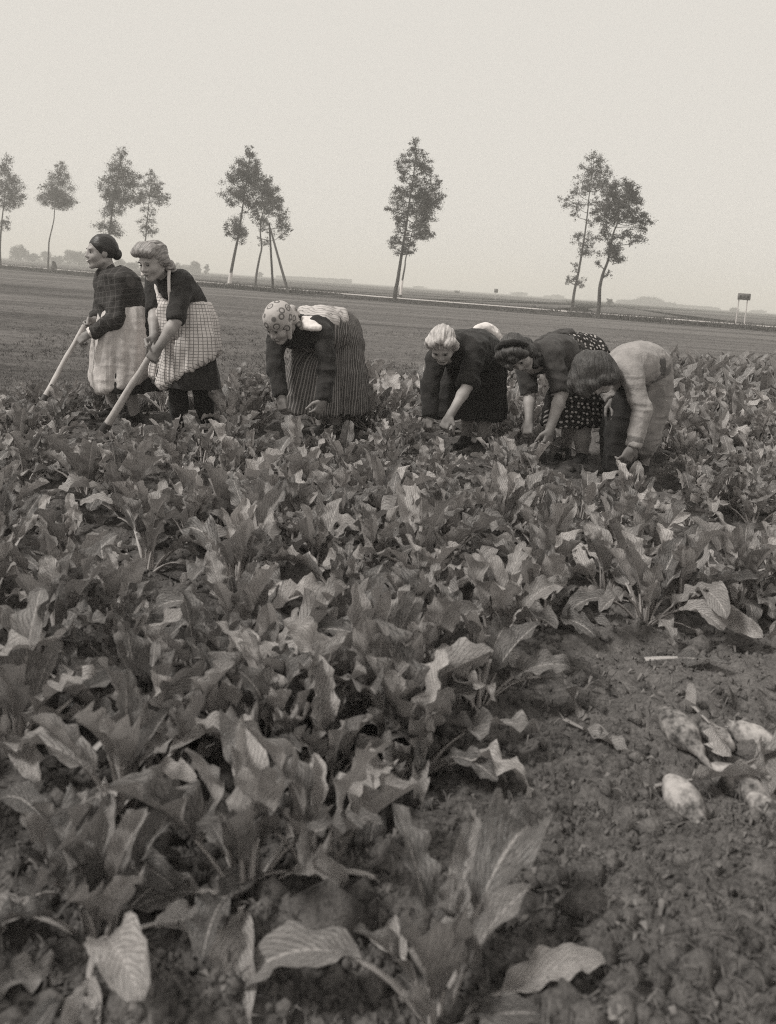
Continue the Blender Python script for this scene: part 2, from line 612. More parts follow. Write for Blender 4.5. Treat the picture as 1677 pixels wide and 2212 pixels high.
def folds(c, n_f, top, bot, amp, seed, base=0.0):
    """vertical folds that deepen from height top to height bot, about axis c"""
    def fn(V):
        a = np.arctan2(V[:, 0] - c[0], V[:, 1] - c[1])
        t = np.clip((top - V[:, 2]) / (top - bot), 0, 1)
        p = np.stack([a * n_f / 2 + 0.6 * V[:, 2], np.zeros(len(V)) + seed, V[:, 2] * 1.3], 1)
        q = np.stack([a * n_f, V[:, 2] * 0.9 + 3, np.zeros(len(V)) + seed], 1)
        w = (1 - np.abs(noise(p, seed)) * 2) * 0.65 + noise(q, seed + 5) * 0.5
        return w * amp * (0.15 + 0.85 * t) + noise(V * 14, seed) * 0.003 + base
    return fn

def creases(scale, amp, seed, stretch=(1, 1, 1), base=0.0):
    st = np.array(stretch)
    def fn(V):
        r = 1 - np.abs(noise(V * scale * st, seed)) * 2
        r2 = 1 - np.abs(noise(V * scale * 2.1 * st[::-1], seed + 6)) * 2
        return r * amp * 0.95 + r2 * amp * 0.55 + noise(V * scale * 3.3, seed + 3) * amp * 0.35 + base
    return fn

def hair_uv(c, R, fl=(60, 60, 7)):
    def fn(V):
        q = (V - c) @ R
        a = np.arctan2(q[:, 0], q[:, 2] + .02)
        return np.stack([a * fl[0] / 10, q[:, 1] * fl[2], np.linalg.norm(q, axis=1) * 20], 1)
    return fn

def strands(c, R, amp=0.004, n=26, seed=0, fine=60):
    def fn(V):
        q = (V - c) @ R
        a = np.arctan2(q[:, 0], q[:, 2] + .02)
        return noise(np.stack([a * n / 2, q[:, 1] * 9, q[:, 2] * 9], 1), seed) * amp + noise(V * 28, seed + 1) * amp * .6 + noise(np.stack([a * fine / 2, q[:, 1] * 12, q[:, 2] * 6], 1), seed + 4) * .0035
    return fn
# ------------------------------------------------------------------ ground
def edge_Y(u):
    """depth where the beet plot ends in the direction X = u * Y"""
    return 1.0 / np.maximum(0.120 - 0.1 * u, 0.035)

def mat_field():
    m = NT('stubble_field', 1.0, 0.05)
    o = m.obj()
    x, y, z = m.sep(o)
    mp = m.n('ShaderNodeMapping'); mp.inputs['Scale'].default_value = (0.25, 1, 1); mp.inputs['Rotation'].default_value = (0, 0, -0.35); m.l(o, mp.inputs[0])
    a = m.noise(mp.outputs[0], 0.22, 5, 0.6)
    b = m.noise(o, 3.2, 5, 0.7)
    c = m.noise(o, 28, 4, 0.75)
    s = m.math('ADD', m.math('MULTIPLY', a, 0.42), m.math('ADD', m.math('MULTIPLY', b, 0.3), m.math('MULTIPLY', c, 0.28)))
    mp2 = m.n('ShaderNodeMapping'); mp2.inputs['Scale'].default_value = (0.035, 1, 1); mp2.inputs['Rotation'].default_value = (0, 0, -0.12); m.l(o, mp2.inputs[0])
    d = m.noise(mp2.outputs[0], 0.45, 4, 0.7)               # old drill rows and tracks across the field
    s = m.math('ADD', s, m.math('MULTIPLY', m.math('SUBTRACT', d, 0.5), 0.42))
    m.base(m.grey(m.mapr(s, 0.36, 0.64, 0.050, 0.200)))
    m.bump(m.math('ADD', b, c), 0.6, 0.03)
    return m.m

def mat_soil():
    m = NT('dry_soil', 1.0, 0.08)
    o = m.obj()
    a = m.noise(o, 1.3, 4, 0.6); b = m.noise(o, 14, 6, 0.75); c = m.noise(o, 90, 3, 0.8)
    s = m.math('ADD', m.math('MULTIPLY', a, 0.3), m.math('ADD', m.math('MULTIPLY', b, 0.4), m.math('MULTIPLY', c, 0.3)))
    m.base(m.grey(m.mapr(s, 0.38, 0.62, 0.03, 0.21)))
    m.bump(m.math('ADD', b, c), 0.8, 0.012)
    return m.m

def mat_plain(name, lo, hi, scale, stretch=(1, 1, 1), bump=0.3):
    m = NT(name, 1.0, 0.05)
    mp = m.n('ShaderNodeMapping'); mp.inputs['Scale'].default_value = stretch; m.l(m.obj(), mp.inputs[0])
    a = m.noise(mp.outputs[0], scale, 5, 0.65); b = m.noise(mp.outputs[0], scale * 9, 3, 0.7)
    s = m.math('ADD', m.math('MULTIPLY', a, 0.6), m.math('MULTIPLY', b, 0.4))
    m.base(m.grey(m.mapr(s, 0.34, 0.66, lo, hi))); m.bump(b, bump, 0.03); return m.m

MAT['field'] = mat_field()
MAT['soil'] = mat_soil()
MAT['verge'] = mat_plain('rough_grass', 0.035, 0.09, 0.5)
MAT['far_a'] = mat_plain('far_field', 0.05, 0.125, 0.05, (0.3, 1, 1))
MAT['far_dark'] = mat_plain('far_dark_crop', 0.035, 0.07, 0.08, (0.3, 1, 1))
MAT['road'] = mat_plain('pale_road', 0.38, 0.52, 0.8)
MAT['tuft'] = mat_plain('dry_grass_blades', 0.05, 0.21, 6)
MAT['scrap'] = mat_plain('leaf_scrap', 0.05, 0.24, 3)
MAT['weed'] = mat_plain('dark_weeds', 0.035, 0.10, 2.5)

def sheet(name, pts, z, mat, kind='structure'):
    me = bpy.data.meshes.new(name)
    me.from_pydata([(p[0], p[1], z) for p in pts], [], [tuple(range(len(pts)))])
    me.update()
    if me.polygons[0].normal.z < 0: me.flip_normals()
    return tag(link(name, me, mat, None, False), kind=kind)

FAR = 1500
sheet('field', [(-FAR, -20), (FAR, -20), (FAR, FAR), (-FAR, FAR)], -0.02, MAT['field'])

# the road and its verges, a long gentle curve from far left to the right
ROAD = [(-420, 330), (-130, 165), (-52, 112), (-16, 83), (0, 74), (15, 69), (30, 66), (70, 60), (200, 46)]
def band(name, off0, off1, z, mat, kind='structure'):
    n = len(ROAD); V = []; Q = []
    fine = []
    for i in range(n - 1):
        for k in range(8):
            t = k / 8; fine.append((ROAD[i][0] * (1 - t) + ROAD[i + 1][0] * t, ROAD[i][1] * (1 - t) + ROAD[i + 1][1] * t))
    fine.append(ROAD[-1])
    A = np.array(fine, float); D = np.gradient(A, axis=0); D /= np.linalg.norm(D, axis=1, keepdims=True)
    Nn = np.stack([-D[:, 1], D[:, 0]], 1)
    for i in range(len(A)):
        w0 = off0 + 0.6 * math.sin(i * 1.7) * (abs(off0) > 5); w1 = off1 + 0.5 * math.sin(i * 2.3) * (abs(off1) > 5)
        V += [(*(A[i] + Nn[i] * w0), z), (*(A[i] + Nn[i] * w1), z)]
    for i in range(len(A) - 1): Q.append((2 * i, 2 * i + 2, 2 * i + 3, 2 * i + 1))
    return tag(link(name, mesh_np(name, V, Q), mat), kind=kind)
band('verge', -17, 40, 0.004, MAT['verge'])
band('far_field', 12, 420, 0.008, MAT['far_a'])
band('road', -2.6, 2.8, 0.03, MAT['road'])
band('dark_crop_strip', 60, 84, 0.013, MAT['far_dark'])
band('dark_crop_strip', 150, 230, 0.013, MAT['far_dark'])

# soil of the beet plot: a displaced sheet, fine near the camera
def soil_z(X, Y):
    p = np.stack([X, Y, np.zeros_like(X)], -1).reshape(-1, 3)
    rid = 0.022 * np.sin((Y.ravel() - 0.833 * X.ravel()) * 2 * math.pi / 0.62)
    h = rid + 0.035 * noise(p * 1.6, 1) + 0.020 * noise(p * 6, 2) + 0.017 * noise(p * 17, 3) + 0.012 * np.maximum(noise(p * 42, 4), -0.2)
    return (h.reshape(X.shape) + 0.045)
nu, nv = 420, 420
U = np.linspace(-0.95, 0.95, nu); T = np.linspace(0, 1, nv)
UU, TT = np.meshgrid(U, T)
Y0 = 0.35; EY = edge_Y(UU)
YY = Y0 * (EY / Y0) ** TT; XX = UU * YY
ZZ = soil_z(XX, YY) * np.clip((1 - TT) * 30, 0, 1) - 0.01 * (TT > 0.999)
V = np.stack([XX, YY, ZZ], -1).reshape(-1, 3)
I = np.arange(nu * nv).reshape(nv, nu)
Q = np.stack([I[:-1, :-1], I[:-1, 1:], I[1:, 1:], I[1:, :-1]], -1).reshape(-1, 4)
tag(link('soil', mesh_np('soil', V, Q), MAT['soil']), kind='structure')

def ground_z(x, y):
    e = edge_Y(np.array(x / y))
    if y > e: return -0.02
    return float(soil_z(np.array([[x]]), np.array([[y]]))[0, 0])

# ------------------------------------------------------------------ blades and clods nobody could count
def blades(name, n, sampler, hmin, hmax, width, mat, label, seed, per=3, lean=0.5):
    r = np.random.default_rng(seed)
    X, Y = sampler(r, n)
    n = len(X)
    V = []; 
    base = np.repeat(np.stack([X, Y, np.full(n, -0.02)], 1), per, 0) + np.concatenate([r.normal(0, 0.02, (n * per, 2)), np.zeros((n * per, 1))], 1)
    h = r.uniform(hmin, hmax, n * per); a = r.uniform(0, 2 * math.pi, n * per)
    w = np.stack([np.cos(a), np.sin(a), 0 * a], 1) * width
    dv = np.stack([r.normal(0, lean, n * per), r.normal(0, lean, n * per), np.ones(n * per)], 1)
    mid = base + dv * (h * 0.55)[:, None]
    tip = base + dv * (h)[:, None] + np.stack([dv[:, 0], dv[:, 1], -0.15 * np.ones(n * per)], 1) * (h * 0.3)[:, None]
    Vs = np.stack([base - w, base + w, mid + w * .7, mid - w * .7, tip], 1).reshape(-1, 3)
    i = np.arange(n * per)[:, None] * 5
    F = np.concatenate([i + np.array([[0, 1, 2]]), i + np.array([[0, 2, 3]]), i + np.array([[3, 2, 4]])])
    o = link(name, mesh_np(name, Vs, F), mat, None, False)
    return tag(o, label, name.replace('_', ' '), kind='stuff')

def samp_field(r, n):
    u = r.uniform(-0.62, 0.62, n); e = edge_Y(u)
    t = r.uniform(0, 1, n) ** 1.6
    Y = e * 0.99 * (38 / (e * 0.99)) ** t
    return u * Y, Y
blades('stubble', 50000, samp_field, 0.008, 0.032, 0.0025, MAT['tuft'], 'short dry stubble and grass over the pale field behind the women', 3)
def samp_edge(r, n):
    u = r.uniform(-0.62, 0.62, n); Y = edge_Y(u) * (1.0 + np.abs(r.normal(0, 0.035, n)))
    return u * Y, Y
blades('edge_grass', 3500, samp_edge, 0.03, 0.15, 0.004, MAT['weed'], 'dark rough grass along the far edge of the beet plot', 4, 4, 0.5)
def samp_verge(r, n):
    A = np.array(ROAD[1:8], float); k = r.integers(0, 6, n); t = r.uniform(0, 1, n)
    p = A[k] * (1 - t)[:, None] + A[k + 1] * t[:, None]
    d = A[k + 1] - A[k]; d /= np.linalg.norm(d, axis=1, keepdims=True)
    off = np.where(r.uniform(0, 1, n) < .8, r.uniform(-16, -3.2, n), r.uniform(3.5, 9, n))
    return p[:, 0] - d[:, 1] * off, p[:, 1] + d[:, 0] * off
def samp_tall(r, n):
    X, Y = samp_verge(r, n); k = (X < -5) | ((X > 12) & (noise(np.stack([X * .3, Y * .3, X * 0], 1), 8) > -.1)); return X[k], Y[k]
blades('tall_verge_grass', 12000, samp_tall, 0.12, 0.34, 0.03, MAT['weed'], 'taller dark grass hiding most of the road at left and right', 6, 2, 0.5)
def samp_weeds(r, n):
    u = r.uniform(-0.62, 0.62, n); e = edge_Y(u); Y = e * (45 / e) ** r.uniform(0, 1, n); X = u * Y
    k = noise(np.stack([X * .8, Y * .35, X * 0], 1), 5) > .25; return X[k], Y[k]
blades('field_weeds', 14000, samp_weeds, 0.02, 0.06, 0.004, MAT['weed'], 'dark weedy patches streaking the pale field behind the women', 9, 3, 0.8)
blades('verge_grass', 22000, samp_verge, 0.03, 0.13, 0.03, MAT['weed'], 'rough dark grass on the verges of the road', 5, 2, 0.5)

# weeds, clods and leaf scraps on the bare soil near the camera
def samp_near(r, n):
    u = r.uniform(-0.75, 0.75, n); Y = 0.9 * (7 / 0.9) ** (r.uniform(0, 1, n))
    return u * Y, Y
r2 = np.random.default_rng(11)
X, Y = samp_near(r2, 14000)
ok = Y < edge_Y(X / Y) - 0.2
X, Y = X[ok], Y[ok]
Z = soil_z(X[None], Y[None])[0]
octa = np.array([[1, 0, 0], [0, 1, 0], [-1, 0, 0], [0, -1, 0], [0, 0, .8], [0, 0, -.8]])
of = np.array([[0, 1, 4], [1, 2, 4], [2, 3, 4], [3, 0, 4], [1, 0, 5], [2, 1, 5], [3, 2, 5], [0, 3, 5]])
n = len(X); sz = r2.lognormal(-4.85, 0.7, n)[:, None, None]
V = octa[None] * sz * r2.uniform(.6, 1.4, (n, 6, 3)) + np.stack([X, Y, Z], 1)[:, None]
F = (of[None] + np.arange(n)[:, None, None] * 6).reshape(-1, 3)
tag(link('soil_clods', mesh_np('soil_clods', V.reshape(-1, 3), F), MAT['soil'], None, False), 'small crumbs and clods of earth scattered between the beet plants', 'clods', kind='stuff')
def straw(name, n, sampler, lmin, lmax, w, mat, label, seed, lift=0.02):
    r = np.random.default_rng(seed)
    X, Y = sampler(r, n); ok = Y < edge_Y(X / Y) - .1; X, Y = X[ok], Y[ok]; n = len(X)
    Z = soil_z(X[None], Y[None])[0] + 0.004
    a = r.uniform(0, 2 * math.pi, n); L = r.uniform(lmin, lmax, n)
    d = np.stack([np.cos(a), np.sin(a), r.normal(0.1, .35, n)], 1); s = np.stack([-np.sin(a), np.cos(a), r.normal(0, .3, n)], 1) * w
    b = np.stack([X, Y, Z], 1); m = b + d * (L * .5)[:, None] + np.array([0, 0, 1]) * lift * r.uniform(0, 1, (n, 1)); t = b + d * L[:, None]
    m[:, 2] = np.maximum(m[:, 2], Z + .003); t[:, 2] = np.maximum(t[:, 2], Z)
    Vs = np.stack([b - s * .5, b + s * .5, m + s, m - s, t], 1).reshape(-1, 3); i = np.arange(n)[:, None] * 5
    F = np.concatenate([i + np.array([[0, 1, 2]]), i + np.array([[0, 2, 3]]), i + np.array([[3, 2, 4]])])
    return tag(link(name, mesh_np(name, Vs, F), mat, None, False), label, name.replace('_', ' '), kind='stuff')
straw('plant_litter', 5200, samp_near, 0.01, 0.055, 0.0016, MAT['tuft'], 'dry stalks and leaf scraps littering the soil of the beet plot', 12)
straw('leaf_scraps', 1800, samp_near, 0.008, 0.032, 0.0055, MAT['scrap'], 'torn scraps of beet leaf trodden into the soil', 14, 0.02)
straw('small_weeds', 7000, samp_near, 0.01, 0.04, 0.002, MAT['weed'], 'small dark weeds and leaf bits on the soil between the plants', 13, 0.03)

# ------------------------------------------------------------------ haze
def box_mesh(name, lo, hi):
    x0, y0, z0 = lo; x1, y1, z1 = hi
    V = [(x0, y0, z0), (x1, y0, z0), (x1, y1, z0), (x0, y1, z0), (x0, y0, z1), (x1, y0, z1), (x1, y1, z1), (x0, y1, z1)]
    Q = [(3, 2, 1, 0), (4, 5, 6, 7), (0, 1, 5, 4), (1, 2, 6, 5), (2, 3, 7, 6), (3, 0, 4, 7)]
    return mesh_np(name, V, Q)
hz = NT('haze_air')
hz.t.nodes.remove(hz.b)
pv = hz.n('ShaderNodeVolumePrincipled')
pv.inputs['Color'].default_value = (1.0, 0.985, 0.94, 1)
pv.inputs['Density'].default_value = 0.0023
pv.inputs['Anisotropy'].default_value = 0.0
hz.l(pv.outputs[0], hz.o.inputs['Volume'])
tag(link('haze', box_mesh('haze', (-FAR - 50, -60, -1.2), (FAR + 50, FAR + 50, 24)), hz.m, None, False), kind='stuff')

# ------------------------------------------------------------------ trees
def mat_foliage(name, lo, hi):
    m = NT(name, 0.7, 0.25)
    a = m.noise(m.obj(), 1.1, 3); b = m.noise(m.obj(), 9, 2)
    s = m.math('ADD', m.math('MULTIPLY', a, .5), m.math('MULTIPLY', b, .5))
    c = m.grey(m.mapr(s, .35, .65, lo, hi)); m.base(c)
    tr = m.n('ShaderNodeBsdfTranslucent'); m.l(c, tr.inputs[0])
    mx = m.n('ShaderNodeMixShader'); mx.inputs[0].default_value = 0.25
    m.l(m.b.outputs[0], mx.inputs[1]); m.l(tr.outputs[0], mx.inputs[2]); m.l(mx.outputs[0], m.o.inputs['Surface'])
    return m.m
MAT['crown'] = mat_foliage('poplar_leaves', 0.045, 0.12)
MAT['crown_pale'] = mat_foliage('pale_poplar_leaves', 0.05, 0.12)
MAT['far_leaf'] = mat_foliage('distant_leaves', 0.04, 0.09)
MAT['bark'] = mat_plain('bark', 0.035, 0.10, 3, (1, 1, .3))
MAT['white_paint'] = mat_plain('whitewashed_bark', 0.6, 0.75, 6)

def join_np(parts):
    Vs, Qs, o = [], [], 0
    for V, Q in parts:
        Vs.append(np.asarray(V)); Qs.append(np.asarray(Q) + o); o += len(V)
    return np.concatenate(Vs), np.concatenate(Qs)

def tube_np(pts, radii, n=7):
    pts = [np.asarray(p, float) for p in pts]; V = []; Q = []
    ref = None
    for i, p in enumerate(pts):
        t = nrm(pts[min(i + 1, len(pts) - 1)] - pts[max(i - 1, 0)])
        if ref is None: ref = nrm(np.cross(t, [.9, .3, .1]))
        ref = nrm(ref - t * (ref @ t)); b = np.cross(t, ref)
        for j in range(n):
            a = 2 * math.pi * j / n; V.append(p + radii[i] * (math.cos(a) * ref + math.sin(a) * b))
    for i in range(len(pts) - 1):
        for j in range(n): Q.append((i * n + j, i * n + (j + 1) % n, (i + 1) * n + (j + 1) % n, (i + 1) * n + j))
    return np.array(V), np.array(Q)

def smooth_path(pts, k=5, wob=0.0, seed=0):
    pts = np.array(pts, float); out = []
    for i in range(len(pts) - 1):
        p0 = pts[max(i - 1, 0)]; p1 = pts[i]; p2 = pts[i + 1]; p3 = pts[min(i + 2, len(pts) - 1)]
        for j in range(k):
            t = j / k
            out.append(0.5 * ((2 * p1) + (-p0 + p2) * t + (2 * p0 - 5 * p1 + 4 * p2 - p3) * t * t + (-p0 + 3 * p1 - 3 * p2 + p3) * t ** 3))
    out.append(pts[-1]); return np.array(out)

def tree(name, Y, trunk, blobs, label, conv, dens=1.0, leaf=0.15, r_base=0.17, crown='crown', seed=0, band=None, group=None, cat='tree'):
    """trunk: picture points base first; blobs: picture ellipses (x, y, rx, ry[, density]) read as round clumps in depth"""
    r = np.random.default_rng(seed)
    sc = Y / FPX
    tp = [P(*conv(*p), Y) for p in trunk]
    tp[0][2] = -0.05
    path = smooth_path(tp)
    m = len(path)
    rad = [r_base * (1 - 0.8 * (i / (m - 1)) ** 0.8) * (1.35 if i == 0 else 1) for i in range(m)]
    root = empty(name, (tp[0][0], tp[0][1], 0), label, cat, group)
    parts = [tube_np(path, rad, 9)]
    V = []; 
    c0 = conv(0, 0); c1 = conv(100, 0); ps = (c1[0] - c0[0]) / 100
    for b in blobs:
        cx, cy = conv(b[0], b[1]); rx, rz = abs(b[2]) * ps * sc * 1.12, abs(b[3]) * ps * sc * 1.12; dn = b[4] if len(b) > 4 else 1.0
        yo = r.normal(0, .35 * rx)
        c = P(cx, cy, Y + yo)
        c[2] = min(max(c[2], .5), 30)
        # nearest lower trunk point
        cand = [i for i in range(m) if path[i][2] < c[2] - .2 * rz] or [0]
        k = min(cand, key=lambda i: np.linalg.norm(path[i] - c) + abs(path[i][2] - (c[2] - rz)) * .4)
        a = path[k]
        mid = (a + c) / 2 + r.normal(0, .15, 3) * rx + np.array([0, 0, -.15 * rz])
        parts.append(tube_np(smooth_path([a, mid, c], 3), np.linspace(rad[k] * .55, .018, 7), 5))
        nf = int(dn * dens * 105 * rx * rz * (.16 / leaf) ** 1.5)
        if dn > .55 and nf:
            dv = r.normal(0, 1, (nf, 3)); dv /= np.linalg.norm(dv, axis=1, keepdims=True)
            V.append((c + dv * np.abs(r.normal(.35, .38, (nf, 1))) * np.array([rx, rx, rz]) * (.75 + .45 * noise(dv * 2.2 + c, seed))[:, None] * 1.15)[noise((c + dv) * 2.4 + 5, seed + 2) > -.15])
        ns = max(6, int(9 * (rx * rz) ** .5 * 2.0))
        for q in range(ns):
            dv = r.normal(0, 1, 3); dv /= np.linalg.norm(dv); dv *= r.uniform(.25, 1.0) ** .6
            s0 = c + dv * np.array([rx, rx * .9, rz])
            e2 = s0 + dv * np.array([rx, rx, rz]) * r.uniform(0, .22)
            parts.append(tube_np([c + (s0 - c) * .1, (c + s0) / 2 + r.normal(0, .08, 3) * rx, e2], [.02, .014, .006], 3))
            cr = r.uniform(.16, .36) * (rx * rz) ** .5 + .08
            nl = int(dn * dens * 50 * (cr / .35) ** 1.7 * (.16 / leaf) ** 1.5) + 4
            pts = s0 + r.normal(0, .5, (nl, 3)) * cr * np.array([1.1, 1.1, .9])
            V.append(pts)
            tw = np.linspace(0, 1, 5)[:, None]
            V.append(np.repeat(s0 + (e2 - s0) * tw, 2, 0) + r.normal(0, .05, (10, 3)))
    trv, trq = join_np(parts)
    link('trunk', mesh_np('trunk', trv, trq), MAT['bark'], root)
    L = np.concatenate(V); n = len(L)
    a = r.normal(0, 1, (n, 3)); a /= np.linalg.norm(a, axis=1, keepdims=True)
    b = np.cross(a, r.normal(0, 1, (n, 3))); b /= np.linalg.norm(b, axis=1, keepdims=True)
    s = (leaf * r.uniform(.55, 1.25, n))[:, None]
    Q = np.stack([L - a * s * .5, L + b * s * .32, L + a * s * .5, L - b * s * .32], 1).reshape(-1, 3)
    link('crown', mesh_np('crown', Q, np.arange(4 * n).reshape(-1, 4)), MAT[crown], root, False)
    if band:
        z0, z1 = band
        pts = [p for p in path if z0 <= p[2] <= z1]
        pa = np.array([[np.interp(z, path[:, 2], path[:, i]) for i in range(3)] for z in np.linspace(z0, z1, 5)])
        rr = np.interp(np.linspace(z0, z1, 5), path[:, 2], rad) + .02
        bv, bq = tube_np(pa, rr, 10)
        link('white_band', mesh_np('white_band', bv, bq), MAT['white_paint'], root)
    return root

cv4 = lambda x, y: (x * .4084, 289.2 + y * .4084)
cvM = lambda x, y: (684.9 + x * .2269, 289.2 + y * .2269)
cvR = lambda x, y: (1065.4 + x * .3648, 304.4 + y * .3648)
idc = lambda x, y: (x, y)
tree('poplar_tree', 100, [(2, 745), (0, 600), (12, 450), (30, 300)], [(30, 160, 26, 50), (50, 230, 40, 60), (85, 290, 40, 55), (60, 350, 55, 40), (20, 300, 40, 60), (125, 340, 24, 26, .5), (30, 380, 40, 30), (25, 470, 26, 40)],
     'dark broad poplar cut off by the left edge of the picture', cv4, .85, .14, .2, seed=21)
tree('poplar_tree', 108, [(255, 712), (258, 620), (262, 560), (285, 460), (290, 400), (305, 280), (318, 180)],
     [(318, 185, 26, 36), (312, 235, 48, 40), (300, 290, 70, 45), (250, 345, 55, 34), (345, 345, 55, 38), (300, 350, 75, 42), (320, 385, 40, 18, .6), (375, 360, 28, 22, .5), (225, 280, 20, 14, .4)],
     'slim tree with a small cone-shaped crown on a bare thin trunk at the left', cv4, .95, .14, .13, seed=22)
tree('poplar_tree', 92, [(556, 775), (560, 660), (575, 550), (590, 440), (605, 330), (630, 200), (645, 90)],
     [(643, 112, 30, 34), (630, 165, 55, 42), (640, 225, 70, 48), (585, 225, 38, 35, .6), (570, 300, 52, 55), (625, 300, 65, 55), (705, 240, 45, 55), (700, 330, 55, 60), (640, 370, 60, 45), (590, 420, 55, 42), (560, 490, 48, 40), (600, 510, 40, 45), (545, 240, 25, 20, .35)],
     'tall ragged poplar standing behind the dark capped head of the leftmost woman', cv4, .85, .13, .17, seed=23)
tree('poplar_tree', 96, [(752, 768), (758, 660), (770, 560), (778, 470), (788, 370), (800, 260), (792, 195)],
     [(795, 215, 24, 32, .8), (805, 265, 48, 38), (790, 325, 60, 42), (835, 300, 40, 34, .7), (840, 355, 50, 30, .7), (885, 335, 26, 28, .35), (740, 340, 36, 30, .7), (785, 400, 40, 30, .6), (775, 470, 40, 32), (785, 515, 40, 34)],
     'smaller thin tree with a tuft of leaves low on its trunk, above the fair-haired woman', cv4, .75, .13, .12, seed=24, band=(0.2, 1.6))
tree('poplar_tree', 75, [(1213, 812), (1222, 740), (1245, 620), (1262, 540), (1280, 420), (1300, 280), (1322, 120)],
     [(1322, 95, 26, 34), (1325, 150, 48, 44), (1270, 190, 48, 44), (1345, 205, 58, 50), (1285, 250, 60, 44), (1215, 250, 40, 40, .7), (1350, 280, 70, 50), (1240, 315, 66, 42), (1310, 330, 60, 44), (1390, 320, 50, 50), (1225, 365, 36, 26, .7), (1330, 390, 50, 40), (1250, 450, 36, 30, .6), (1245, 500, 48, 42), (1275, 535, 46, 42), (1215, 520, 28, 30, .6)],
     'tall dense poplar with a leafy knot at mid trunk, left of the braced pole', cv4, 1.15, .12, .19, seed=25, band=(0.25, 1.25))
tree('poplar_tree', 84, [(1352, 812), (1358, 740), (1375, 650), (1385, 600), (1378, 520), (1385, 440), (1420, 330), (1415, 250)],
     [(1410, 260, 36, 36, .8), (1425, 320, 50, 44), (1460, 370, 50, 42), (1400, 385, 60, 46), (1480, 430, 42, 42, .8), (1370, 450, 48, 36, .8), (1500, 480, 36, 36, .7), (1490, 530, 36, 24, .5), (1400, 490, 40, 30, .5), (1395, 570, 26, 30, .35), (1530, 500, 18, 20, .3)],
     'looser leaning poplar with drooping right side, its crown reaching over the braced pole', cv4, 1.2, .14, .15, seed=26)
tree('poplar_tree', 78, [(795, 1562), (805, 1450), (820, 1360), (838, 1260), (845, 1190), (880, 1050), (930, 850), (990, 640)],
     [(960, 870, 80, 80), (1040, 930, 70, 60), (960, 970, 60, 40, .7), (1000, 740, 110, 90), (1060, 620, 90, 90)],
     'thin tree with a white-banded foot, crown merged behind the large middle poplar', cvM, 1.1, .13, .13, seed=27, band=(0.3, 1.7))
tree('poplar_tree', 66, [(740, 1585), (748, 1500), (768, 1400), (785, 1290), (802, 1180), (830, 1000), (855, 850), (880, 650), (920, 400), (945, 180)],
     [(940, 110, 48, 50), (930, 180, 60, 55, .8), (1010, 200, 50, 60, .7), (880, 250, 80, 60), (990, 290, 80, 70), (800, 320, 60, 70, .8), (1060, 330, 60, 80), (830, 420, 80, 60, .7), (1080, 440, 60, 60), (960, 380, 60, 50, .6), (900, 520, 120, 80), (780, 520, 60, 50), (1040, 550, 110, 90), (800, 620, 110, 70), (960, 660, 120, 80), (1090, 680, 80, 80), (860, 740, 130, 60), (700, 725, 60, 28), (1060, 780, 90, 50), (1190, 600, 60, 34, .6), (1160, 640, 50, 24, .6), (1170, 470, 50, 34, .5), (760, 810, 70, 50), (800, 880, 60, 50, .8), (990, 880, 80, 50, .7), (1060, 950, 60, 45), (980, 970, 60, 34, .7), (810, 950, 60, 40, .8), (790, 1040, 90, 60), (860, 1070, 70, 60), (800, 1120, 90, 40), (880, 1140, 40, 30, .7), (735, 1010, 40, 40, .6)],
     'largest dense poplar in the middle of the row, leafy clump at mid trunk', cvM, 1.1, .11, .2, seed=28)
tree('poplar_tree', 73, [(466, 1012), (480, 900), (505, 780), (528, 650), (545, 540), (560, 420), (572, 300), (600, 120)],
     [(590, 100, 38, 34, .45), (620, 140, 60, 44, .6), (560, 170, 50, 40, .5), (660, 200, 40, 46, .6), (600, 220, 70, 50, .6), (530, 240, 60, 44, .4), (650, 270, 50, 44, .7), (500, 310, 50, 40, .35), (580, 300, 50, 40, .5), (440, 350, 50, 30, .25), (490, 390, 60, 36, .4), (600, 360, 40, 30, .5), (480, 440, 30, 30, .25), (590, 480, 40, 30, .4), (500, 580, 34, 42, .7), (560, 590, 46, 40, .7), (545, 650, 50, 36, .7), (485, 750, 34, 30, .25), (470, 820, 44, 28, .35), (525, 835, 36, 30, .35), (445, 830, 24, 16, .25)],
     'tall sparse see-through tree on the left of the right-hand pair', cvR, 1.15, .12, .15, crown='crown_pale', seed=29)
tree('poplar_tree', 60, [(620, 1042), (628, 960), (632, 870), (650, 790), (680, 710), (698, 620), (715, 540), (740, 470), (745, 340)],
     [(760, 265, 62, 38), (700, 300, 50, 40), (820, 290, 50, 36), (770, 330, 95, 46), (850, 350, 40, 40, .8), (690, 370, 70, 50), (780, 390, 90, 44), (640, 400, 60, 50), (710, 450, 80, 44), (820, 440, 60, 40), (880, 470, 56, 40), (930, 475, 24, 22, .5), (640, 470, 44, 36), (870, 515, 50, 28, .8), (790, 560, 50, 30, .8), (850, 590, 50, 34, .8), (730, 570, 40, 30, .6), (660, 560, 50, 44, .8), (720, 620, 50, 40), (680, 660, 50, 44, .8), (740, 670, 46, 38), (720, 705, 40, 20, .6), (632, 735, 18, 36, .4), (680, 790, 30, 22, .3)],
     'rounder leaning tree with a curved trunk on the right of the right-hand pair', cvR, 1.35, .11, .17, crown='crown_pale', seed=30)

